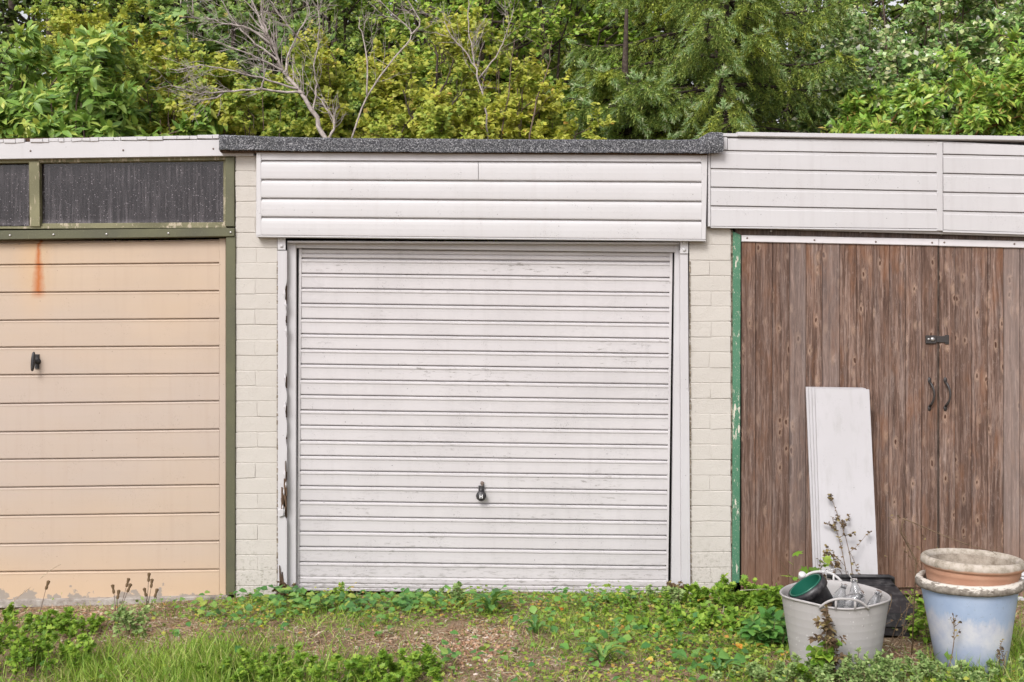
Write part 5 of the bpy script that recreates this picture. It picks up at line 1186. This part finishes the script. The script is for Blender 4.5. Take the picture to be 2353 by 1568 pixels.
grass('short_grass', 150000, lambda px, py: (.22 + blob(px, py, 620, 1440, 150, 50) * .5 + blob(px, py, 1500, 1470, 500, 90) * .32 + blob(px, py, 1250, 1450, 120, 40) * .3) * (1 - .80 * bare_mask(px, py)), .055, 'G_grass', 'short sparse grass over the rest of the ground', .8, .0017, 6)
x, y, px, py = area(130000); k = rg.random(len(x)) < np.clip(.10 + .9 * bare_mask(px, py) + clump(x, y, 8, .12, 8), 0, 1) * .62; x, y = x[k], y[k]; n_ = len(x)
d = rg.normal(0, 1, (n_, 3)) * np.array([1, 1, .16]); V, F = scatter(blade(), np.stack([x, y, hgt(x, y) + rg.uniform(.001, .014, n_)], -1), d, np.array([0, 0, 1.]) + rg.normal(0, .3, (n_, 3)), rg.uniform(.018, .075, n_), np.full(n_, .0036))
tag(np_mesh('straw_litter', V, F, M['G_straw']), kind='stuff', label='dry straw and needles lying on the bare soil', cat='litter')
# tiny twigs/dead leaf crumbs
x, y, px, py = area(16000); k = rg.random(len(x)) < .35 + .3 * bare_mask(px, py); x, y = x[k], y[k]; n_ = len(x)
V, F = scatter(leaf_small(.4), np.stack([x, y, hgt(x, y) + rg.uniform(.002, .012, n_)], -1), rg.normal(0, 1, (n_, 3)) * np.array([1, 1, .3]), np.array([0, 0, 1.]) + rg.normal(0, .5, (n_, 3)), rg.uniform(.008, .022, n_))
tag(np_mesh('leaf_litter', V, F, M['G_dead']), kind='stuff', label='brown leaf crumbs on the soil', cat='litter')
# gravel
ph = (1 + 5 ** .5) / 2; iv = nrmz(np.array([(-1, ph, 0), (1, ph, 0), (-1, -ph, 0), (1, -ph, 0), (0, -1, ph), (0, 1, ph), (0, -1, -ph), (0, 1, -ph), (ph, 0, -1), (ph, 0, 1), (-ph, 0, -1), (-ph, 0, 1)], float))
iF = np.array([(0, 11, 5), (0, 5, 1), (0, 1, 7), (0, 7, 10), (0, 10, 11), (1, 5, 9), (5, 11, 4), (11, 10, 2), (10, 7, 6), (7, 1, 8), (3, 9, 4), (3, 4, 2), (3, 2, 6), (3, 6, 8), (3, 8, 9), (4, 9, 5), (2, 4, 11), (6, 2, 10), (8, 6, 7), (9, 8, 1)])
x, y, px, py = area(60000, -3.2, 3.2, -2.3, -.05)
gd = blob(px, py, 1105, 1482, 62, 30) * 1.1 + blob(px, py, 1080, 1520, 45, 16) * .8 + blob(px, py, 960, 1470, 150, 20) * .16 + blob(px, py, 1130, 1550, 140, 20) * .14 + blob(px, py, 780, 1510, 60, 30) * .25 + blob(px, py, 2340, 1420, 50, 15) * .25 + blob(px, py, 200, 1395, 200, 8) * .12 + .008
k = rg.random(len(x)) < np.clip(gd, 0, 1) * .62; x, y = x[k], y[k]; n_ = len(x)
sz = rg.uniform(.004, .0125, n_); R_ = rg.normal(size=(n_, 3)); x_ = nrmz(R_); up = rg.normal(size=(n_, 3)) * .3 + np.array([0, 0, 1.]); z_ = nrmz(up); x_ = nrmz(np.cross(x_, z_)); y_ = np.cross(z_, x_)
sc = rg.uniform(.7, 1.3, (n_, 3)) * np.array([1, .85, .55]); tv = iv[None] * (1 + rg.uniform(-.18, .18, (n_, 12, 1)))
V = np.stack([x, y, hgt(x, y) + sz * .25], -1)[:, None] + sz[:, None, None] * (x_[:, None] * tv[..., :1] * sc[:, None, :1] + y_[:, None] * tv[..., 1:2] * sc[:, None, 1:2] + z_[:, None] * tv[..., 2:] * sc[:, None, 2:])
F = (iF[None] + (np.arange(n_) * 12)[:, None, None]).reshape(-1, 3); tag(np_mesh('gravel', V.reshape(-1, 3), F, M['pebble']), kind='stuff', label='orange and white gravel showing through the weeds', cat='gravel')

# single plants ---------------------------------------------------
def leaf_mesh(tm, mat, name='leaf'):
    me = bpy.data.meshes.new(name); me.from_pydata([tuple(q) for q in tm[0]], [], [tuple(int(i) for i in q) for q in tm[1]]); me.materials.append(mat); me.update(); return me
ME_DAN = leaf_mesh(leaf_dandelion(), M['G_broad_one']); ME_BRD = leaf_mesh(leaf_t(.42, .08, .25), M['G_broad_one'])
def place_leaf(me, root, p, d, up, s, w=None, name='leaf'):
    d = Vector(d).normalized(); x = d.cross(Vector(up)).normalized(); z = x.cross(d); w = w or s
    o = bpy.data.objects.new(name, me); link(o, root); q = Vector(p) - wloc(root)
    o.matrix_basis = Matrix([[x.x * w, d.x * s, z.x * s, q.x], [x.y * w, d.y * s, z.y * s, q.y], [x.z * w, d.z * s, z.z * s, q.z], [0, 0, 0, 1]]); return o
def rosette(px, py, n, L, label, seed, lift=.55, wf=1.):
    r = random.Random(seed); x, y = G(px, py); z = float(hgt(x, y)); t = thing('rosette_weed', label, 'weed', (x, y, z), 'leafy rosettes growing in front of the garages')
    for i in range(n):
        a = 2 * math.pi * i / n * 1.0 + r.uniform(-.25, .25) + (i % 2) * .2; l = L * r.uniform(.65, 1.15); lf = lift * r.uniform(.5, 1.5)
        place_leaf(ME_DAN, t, (x + .005 * math.cos(a), y + .005 * math.sin(a), z + .002), (math.cos(a), math.sin(a), lf), (0, 0, 1), l, l * .85 * wf)
rosette(1128, 1408, 15, .17, 'large long-leaved rosette against the white door bottom', 1, .7)
rosette(1385, 1532, 13, .12, 'dark green rosette in the foreground right of the gravel', 2, .6)
rosette(925, 1400, 8, .08, 'small rosette left of the large one by the white door', 3)
rosette(1230, 1462, 9, .12, 'pale rosette at the right end of the gravel', 4, .5)
rosette(1560, 1490, 8, .09, 'small rosette in the lush weeds right of the gravel', 5)
rosette(1655, 1548, 8, .10, 'rosette left of the grey tub at the bottom', 6)
def herb(px, py, n, hgt_, spread, tm, lm, label, seed, name='leafy_weed', cat='weed', lsz=.03, nleaf=14, sm='stalk', group=None, rad=.0022, branches=3, droop=.12, lean=(0, 0), z_up=.5):
    rg = np.random.default_rng(seed); x, y = G(px, py); z = float(hgt(x, y)); root = thing(name, label, cat, (x, y, z), group)
    a = np.array([x, y, z]) + np.stack([rg.normal(0, spread * .35, n), rg.normal(0, spread * .3, n), np.zeros(n)], -1)
    d = np.stack([rg.normal(lean[0], .35, n) * (1 if spread > .03 else .3), rg.normal(lean[1], .3, n) * (1 if spread > .03 else .3), np.ones(n)], -1); L = hgt_ * rg.uniform(.55, 1.1, n)
    P = curve(a, nrmz(d), L, droop, 8, rg, .07); st = [tubes(P, np.linspace(rad, rad * .45, 8)[None] * np.ones((n, 1)), 4)]
    pp, pd, pt = pick(P, rg, branches, .25, .95); dd = nrmz(pd * .8 + rg.normal(0, .55, pp.shape)); B_ = curve(pp, dd, np.repeat(L, branches) * .38 * (1.15 - pt), droop, 5, rg, .05); st.append(tubes(B_, np.linspace(rad * .55, rad * .3, 5)[None] * np.ones((len(B_), 1)), 3))
    V, F = join(st); np_mesh('stem', V, F, M[sm], root)
    if tm is not None:
        q = []
        for Q, m_ in ((P, nleaf), (B_, max(2, nleaf // 2))):
            pl, dl_, _ = pick(Q, rg, m_, .12, 1.); s_ = nrmz(rg.normal(0, 1, pl.shape)); ld = nrmz(dl_ * .5 + s_ * .8); ld[:, 2] = ld[:, 2] * z_up + .05
            q.append(scatter(tm, pl, ld, np.array([0, -.3, 1.]) + rg.normal(0, .3, pl.shape), lsz * rg.uniform(.6, 1.3, len(pl))))
        V, F = join(q); np_mesh('foliage', V, F, M[lm], root)
    return root
BW = 'bushy green weeds in the foreground'
herb(70, 1515, 26, .24, .34, leaf_lobed(), 'G_bush', 'bushy bright weed at the bottom left corner', 201, lsz=.021, nleaf=40, group=BW)
herb(150, 1440, 16, .16, .22, leaf_lobed(), 'G_bush', 'smaller bright weed behind the corner bush in front of the cream door', 202, lsz=.019, nleaf=34, group=BW)
herb(20, 1440, 12, .15, .2, leaf_lobed(), 'G_bush', 'weed at the left edge by the cream door', 203, lsz=.019, nleaf=34, group=BW)
herb(880, 1572, 26, .16, .30, leaf_lobed(), 'G_bush', 'parsley-like bright clump at the bottom left of the gravel', 204, lsz=.022, nleaf=40, group=BW)
herb(620, 1570, 30, .15, .34, leaf_lobed(), 'G_bush', 'parsley-like clump in the grass at the bottom left of centre', 205, lsz=.020, nleaf=38, group=BW)
herb(300, 1452, 9, .17, .12, leaf_small(.4), 'G_greyish', 'dark stemmed low weed on the bare soil before the cream door', 206, lsz=.024, nleaf=16, group=BW)
herb(1700, 1400, 22, .17, .28, leaf_lobed(), 'G_bush', 'feathery weed clump at the foot of the green door jamb', 207, lsz=.025, nleaf=32, group=BW)
herb(1470, 1405, 16, .10, .35, leaf_small(.35), 'G_bush', 'low bright weed along the right half of the white door', 208, lsz=.019, nleaf=34, group=BW)
herb(1630, 1440, 20, .12, .35, leaf_t(), 'G_bush', 'spreading bright weed left of the grey tub', 209, lsz=.035, nleaf=18, group=BW)
herb(1770, 1475, 12, .16, .16, leaf_t(), 'G_broad', 'broad leaved weed touching the left side of the grey tub', 210, lsz=.06, nleaf=12, group=BW)
GW = 'grey green weeds in front of the pots'
for i, (a, b, n, h_) in enumerate(((1890, 1588, 22, .15), (1990, 1588, 26, .17), (2100, 1568, 22, .12), (2230, 1574, 20, .09), (1760, 1572, 16, .09), (2160, 1550, 10, .08), (2340, 1560, 14, .09))):
    herb(a, b, n, h_, .22, leaf_small(.3), 'G_greyish', ['fine grey green weed before the left half of the grey tub', 'fine grey green weed before the right half of the grey tub', 'fine grey green weed between tub and blue pot', 'fine grey green weed before the blue pot', 'low grey green weed left of the tub at the bottom', 'small grey green weed at the left foot of the blue pot', 'grey green weed right of the blue pot'][i], 220 + i, 'wispy_weed', lsz=.018, nleaf=30, group=GW, branches=5)
herb(1878, 1580, 5, .24, .035, leaf_t(.45, .2, .1), 'G_bush', 'bright yellow green sprout against the front of the grey tub', 231, 'sprout', lsz=.045, nleaf=22, branches=1)
herb(1908, 1578, 4, .40, .02, leaf_t(.3, .1, .3), 'G_dead', 'withered brown plant in front of the grey tub', 232, 'withered_plant', lsz=.026, nleaf=34, rad=.003, branches=3)
herb(2170, 1560, 1, .45, .01, leaf_small(), 'G_dead', 'single thin dry stalk in front of the blue pot', 233, 'dry_stalk', lsz=.014, nleaf=10, rad=.0028, branches=4, droop=.02)
herb(2300, 1566, 2, .24, .02, leaf_small(), 'G_dead', 'short dry stalk before the right side of the blue pot', 234, 'dry_stalk', lsz=.014, nleaf=10, rad=.002, branches=3)
herb(1945, 1400, 3, .68, .035, leaf_small(.6), 'G_dead', 'tall dried seed stalks in front of the white boards', 235, 'seed_stalks', lsz=.016, nleaf=34, rad=.0028, branches=5, droop=.04)
herb(1900, 1400, 3, .42, .05, leaf_small(.6), 'G_dead', 'shorter dried stalks at the left edge of the white boards', 236, 'seed_stalks', lsz=.014, nleaf=16, rad=.002, branches=4, lean=(.1, 0), droop=.05)
herb(1850, 1430, 5, .46, .04, leaf_lobed(), 'G_bush', 'tall thin sow thistle left of the white boards', 237, 'thistle', lsz=.055, nleaf=7, rad=.003, branches=1, lean=(.02, 0))
herb(1745, 1400, 8, .24, .10, leaf_lobed(), 'G_bush', 'arching ferny weed in front of the plank door left of the tub', 238, 'thistle', lsz=.05, nleaf=12, droop=.5, lean=(.5, 0), branches=2)
herb(2045, 1490, 5, .42, .07, leaf_small(.5), 'G_dead', 'dry red brown stems standing between the tub and the blue pot', 239, 'dry_stalk', lsz=.012, nleaf=6, rad=.0025, branches=3, droop=.08)
herb(2115, 1470, 7, .22, .10, leaf_t(), 'G_bush', 'green weed squeezed between black trough and blue pot', 240, lsz=.04, nleaf=12, group=BW)
herb(2140, 1400, 7, .62, .12, leaf_small(.5), 'G_dead', 'wispy dry weeds against the meeting edge of the plank doors', 241, 'dry_stalk', lsz=.013, nleaf=9, rad=.0016, branches=4, droop=.15)
herb(1980, 1400, 7, .20, .08, leaf_small(.4), 'G_greyish', 'small grey weed at the right foot of the white boards', 242, 'wispy_weed', lsz=.018, nleaf=16)
herb(780, 1386, 3, .12, .04, leaf_small(.4), 'G_bush', 'small weed at the white door bottom left', 243, lsz=.02, nleaf=14)
herb(1045, 1390, 6, .14, .06, leaf_small(.3), 'G_greyish', 'thin dark weed standing against the white door bottom', 244, 'wispy_weed', lsz=.022, nleaf=18)
herb(1530, 1385, 12, .12, .14, leaf_small(.4), 'G_greyish', 'dry greenish weed at the right foot of the white door', 245, 'wispy_weed', lsz=.02, nleaf=18)
herb(1620, 1385, 14, .12, .16, leaf_lobed(), 'G_bush', 'weed at the foot of the right brick pier', 246, lsz=.022, nleaf=26, group=BW)
herb(1555, 1372, 10, .10, .05, leaf_small(.5), 'G_dead', 'brown dead weed stuck at the right door post', 247, 'withered_plant', lsz=.02, nleaf=14)
herb(650, 1372, 9, .10, .05, leaf_small(.5), 'G_dead', 'brown dead leaves at the foot of the left post', 248, 'withered_plant', lsz=.02, nleaf=12)
# thistle heads with dry brown tufts before the cream door
ME_HEAD = MB().lathe([(.0001, 0), (.006, .004), (.007, .014), (.005, .022), (.009, .042), (.002, .046), (.0001, .040)], 7)
def heads(root, pts, s=1.):
    me = bpy.data.meshes.new('seed_head'); me.from_pydata(ME_HEAD.v, [], ME_HEAD.f); me.materials.append(M['G_dead'])
    for p, d in pts:
        o = bpy.data.objects.new('seed_head', me); link(o, root); q = Vector(d).normalized().to_track_quat('Z', 'Y').to_matrix().to_4x4(); o.matrix_basis = Matrix.Translation(Vector(p) - wloc(root)) @ q @ Matrix.Scale(s, 4)
for bx_, by_, tips, lab in ((262, 1420, ((262, 1365), (290, 1350), (292, 1362), (270, 1378)), 'thistle with brown seed heads before the middle of the cream door'),
                            (330, 1405, ((341, 1338), (347, 1352), (336, 1372), (355, 1374)), 'taller thistle with brown seed heads right of its twin before the cream door'),
                            (75, 1432, ((105, 1356),), 'thin thistle with one brown head near the left edge')):
    x, y = G(bx_, by_); z = float(hgt(x, y)); root = thing('thistle', lab, 'weed', (x, y, z)); m = MB(); hp_ = []
    for a, b in tips:
        p = at(a, b, y + .02); mid = Vector(((x + p.x) / 2 + .008, (y + p.y) / 2, z + (p.z - z) * .55)); m.tube([(x, y, z), mid, p], [.0028, .002, .0014], 5); hp_.append((p, (p - mid) + Vector((.01 * random.Random(a).uniform(-1, 1), 0, 0))))
    m.build('stem', M['bark_mid'], root); heads(root, hp_, 1.1)
    rgl = np.random.default_rng(a); n_ = 60; P = np.stack([rgl.normal(x, .05, n_), rgl.normal(y, .04, n_), z + rgl.uniform(0, .09, n_)], -1)
    V, F = scatter(leaf_small(.3), P, rgl.normal(0, 1, (n_, 3)), np.array([0, -.3, 1.]) + rgl.normal(0, .4, (n_, 3)), rgl.uniform(.015, .035, n_)); np_mesh('foliage', V, F, M['G_greyish'], root)
# bindweed: a patch of big soft leaves round the left post and under the white door
def vine(spots, label, seed, name='bindweed'):
    r = random.Random(seed); x, y = G(*spots[0][:2]); z = float(hgt(x, y)); root = thing(name, label, 'weed', (x, y, z), 'bindweed patches along the white door')
    m = MB(); pts = []
    for px, py, n, sp, sz in spots:
        sx, sy = G(px, py); pts.append((sx, sy, float(hgt(sx, sy)) + .02))
        for _ in range(int(n * 1.35)):
            a, b = sx + r.gauss(0, sp), min(-.02, sy + r.gauss(0, sp * .7)); zz = float(hgt(a, b)) + r.uniform(.015, .09 if sp > .06 else .05)
            place_leaf(ME_BRD, root, (a, b, zz), (r.gauss(0, 1), r.gauss(-.4, .8), r.uniform(-.2, .35)), (r.gauss(0, .25), -.35 + r.gauss(0, .2), 1), sz * r.uniform(.45, 1.05), sz * r.uniform(.6, 1.05))
    m.tube(pts if len(pts) > 1 else pts + [(pts[0][0] + .1, pts[0][1], pts[0][2])], .002, 4); m.build('stem', M['stalk'], root)
vine([(640, 1385, 26, .09, .06), (700, 1400, 22, .09, .065), (620, 1420, 10, .09, .05)], 'bindweed climbing the foot of the left white post', 1)
vine([(780, 1395, 22, .10, .06), (850, 1400, 22, .10, .06), (930, 1405, 16, .10, .055)], 'bindweed along the left half of the white door', 2)
vine([(960, 1392, 14, .09, .06), (1010, 1410, 12, .1, .05), (900, 1440, 10, .1, .055)], 'bindweed left of the large rosette', 3)
vine([(500, 1425, 9, .08, .05), (440, 1400, 7, .07, .05), (560, 1450, 8, .1, .05)], 'few bindweed leaves on the bare soil right of the cream door', 4)
vine([(1330, 1392, 9, .10, .045), (1420, 1398, 14, .10, .05)], 'bindweed along the right half of the white door', 5)
vine([(1450, 1470, 9, .10, .05), (1380, 1490, 7, .10, .05)], 'bindweed leaves among the weeds right of the gravel', 6)
vine([(1640, 1530, 9, .09, .075), (1560, 1540, 7, .1, .06)], 'large pointed leaves in the foreground left of the tub', 7)
vine([(1100, 1520, 8, .1, .05), (1010, 1540, 7, .09, .055)], 'bindweed leaves at the near edge of the gravel', 8)
# fallen leaves and flowers
ME_FALL = leaf_mesh(leaf_t(.42, .15, .35), M['G_fallen'], 'fallen_leaf'); r = random.Random(44)
FALL = ['largest orange fallen leaf, left of the grey tub near the bottom', 'orange leaf at the bottom right of the gravel', 'right one of two yellow leaves just left of the big rosette', 'left one of two yellow leaves just left of the big rosette', 'yellow leaf right of the small rosette in the lush weeds', 'orange leaf below the right brick pier', 'orange leaf low left of the leaf below the right brick pier', 'yellow leaf left of the tub foot', 'orange leaf nearest the tub on its left', 'wide orange leaf at the foot of the right brick pier', 'yellow leaf under the left half of the white door', 'yellow leaf under the right half of the white door', 'small leaf touching the tub foot at the left', 'leaf at the bottom edge left of the orange pair', 'small leaf in the long grass at the lower left', 'small leaf in the weeds above the dark rosette', 'small leaf in the lush weeds above the right pointed leaves', 'smallest leaf of the orange pair at the bottom right of the gravel']
for i, (px, py, s_) in enumerate(((1653, 1528, .045), (1502, 1535, .03), (1048, 1404, .03), (1062, 1400, .025), (1590, 1500, .025), (1672, 1448, .028), (1610, 1452, .03), (1705, 1505, .03), (1738, 1497, .035), (1618, 1362 + 30, .045), (930, 1390, .03), (1290, 1418, .03), (1800, 1516, .02), (1440, 1555, .03), (380, 1545, .02), (1370, 1450, .022), (1540, 1455, .024), (1495, 1545, .02))):
    x, y = G(px, py); z = float(hgt(x, y)) + .03
    o = bpy.data.objects.new('fallen_leaf', ME_FALL); link(o); o.location = (x, y, z); a = r.uniform(0, 6.28); o.rotation_euler = (r.uniform(.1, .8), r.uniform(-.4, .4), a); o.scale = (s_ * 1.3, s_ * 1.3, s_ * 1.3)
    tag(o, FALL[i], 'leaf', 'fallen yellow leaves')
for px, py, lab in ((600, 1442, 'yellow dandelion flower on a bent stalk right of the cream door'), (378, 1532, 'yellow flower in the grass at the lower left')):
    x, y = G(px, py + 12); z = float(hgt(x, y)); root = thing('dandelion', lab, 'flower', (x, y, z)); top = at(px, py, y)
    MB().tube([(x + .01, y, z), (x + .03, y, (z + top.z) / 2 + .02), tuple(top)], .0015, 5).build('stem', M['stalk'], root)
    rgl = np.random.default_rng(px); n_ = 26; a = rgl.uniform(0, 6.28, n_); V, F = scatter(leaf_small(.2), np.tile(np.array(top), (n_, 1)), np.stack([np.cos(a), np.sin(a), rgl.uniform(.1, 1.2, n_)], -1), np.array([0, 0, 1.]) + np.zeros((n_, 3)), np.full(n_, .016)); np_mesh('petals', V, F, M['G_petal'], root)
# arching dry twig over the terracotta pot
m = MB(); pts = [at(2075, 1192, by - .02), at(2120, 1210, by), at(2170, 1232, by), at(2225, 1252, by), at(2280, 1268, by)]
tw = thing('dry_twig', 'thin dry twig arching over the terracotta pot rim', 'twig', tuple(pts[2])); m.tube(pts, [.0028, .0025, .002, .002, .001], 5)
r = random.Random(3)
for p in pts[1:]:
    for _ in range(3): m.tube([p, p + Vector((r.uniform(-.04, .06), r.uniform(-.03, .03), r.uniform(-.05, .03)))], [.0012, .0008], 3)
base_ = at(2095, 1420, by + .15); m.tube([(base_.x, by + .15, 0), at(2105, 1290, by + .12), at(2070, 1225, by + .05), pts[0]], [.003, .003, .0025, .0025], 5); m.build('stem', M['stalk'], tw)
# few dry grass stems crossing the cream door bottom
bk_ = MB(); 
for (a, b, c_, d_) in ((0, 1412, 70, 1350), (92, 1330, 140, 1297), (1700, 1357, 1805, 1357), (0, 1512, 55, 1498)):
    x, y = G(20, 1440); p, q = at(a, b, -.5), at(c_, d_, -.35); bk_.tube([p, (p + q) / 2 + Vector((0, 0, .008)), q], [.0018, .0015, .0008], 4)
tag(bk_.build('dry_grass_stems', M['G_straw']), kind='stuff', label='long dry grass stems leaning over the weeds', cat='grass')

_t = sum(len(o.data.loops) - 2 * len(o.data.polygons) for o in bpy.data.objects if o.type == 'MESH'); print('TRIANGLES', _t)
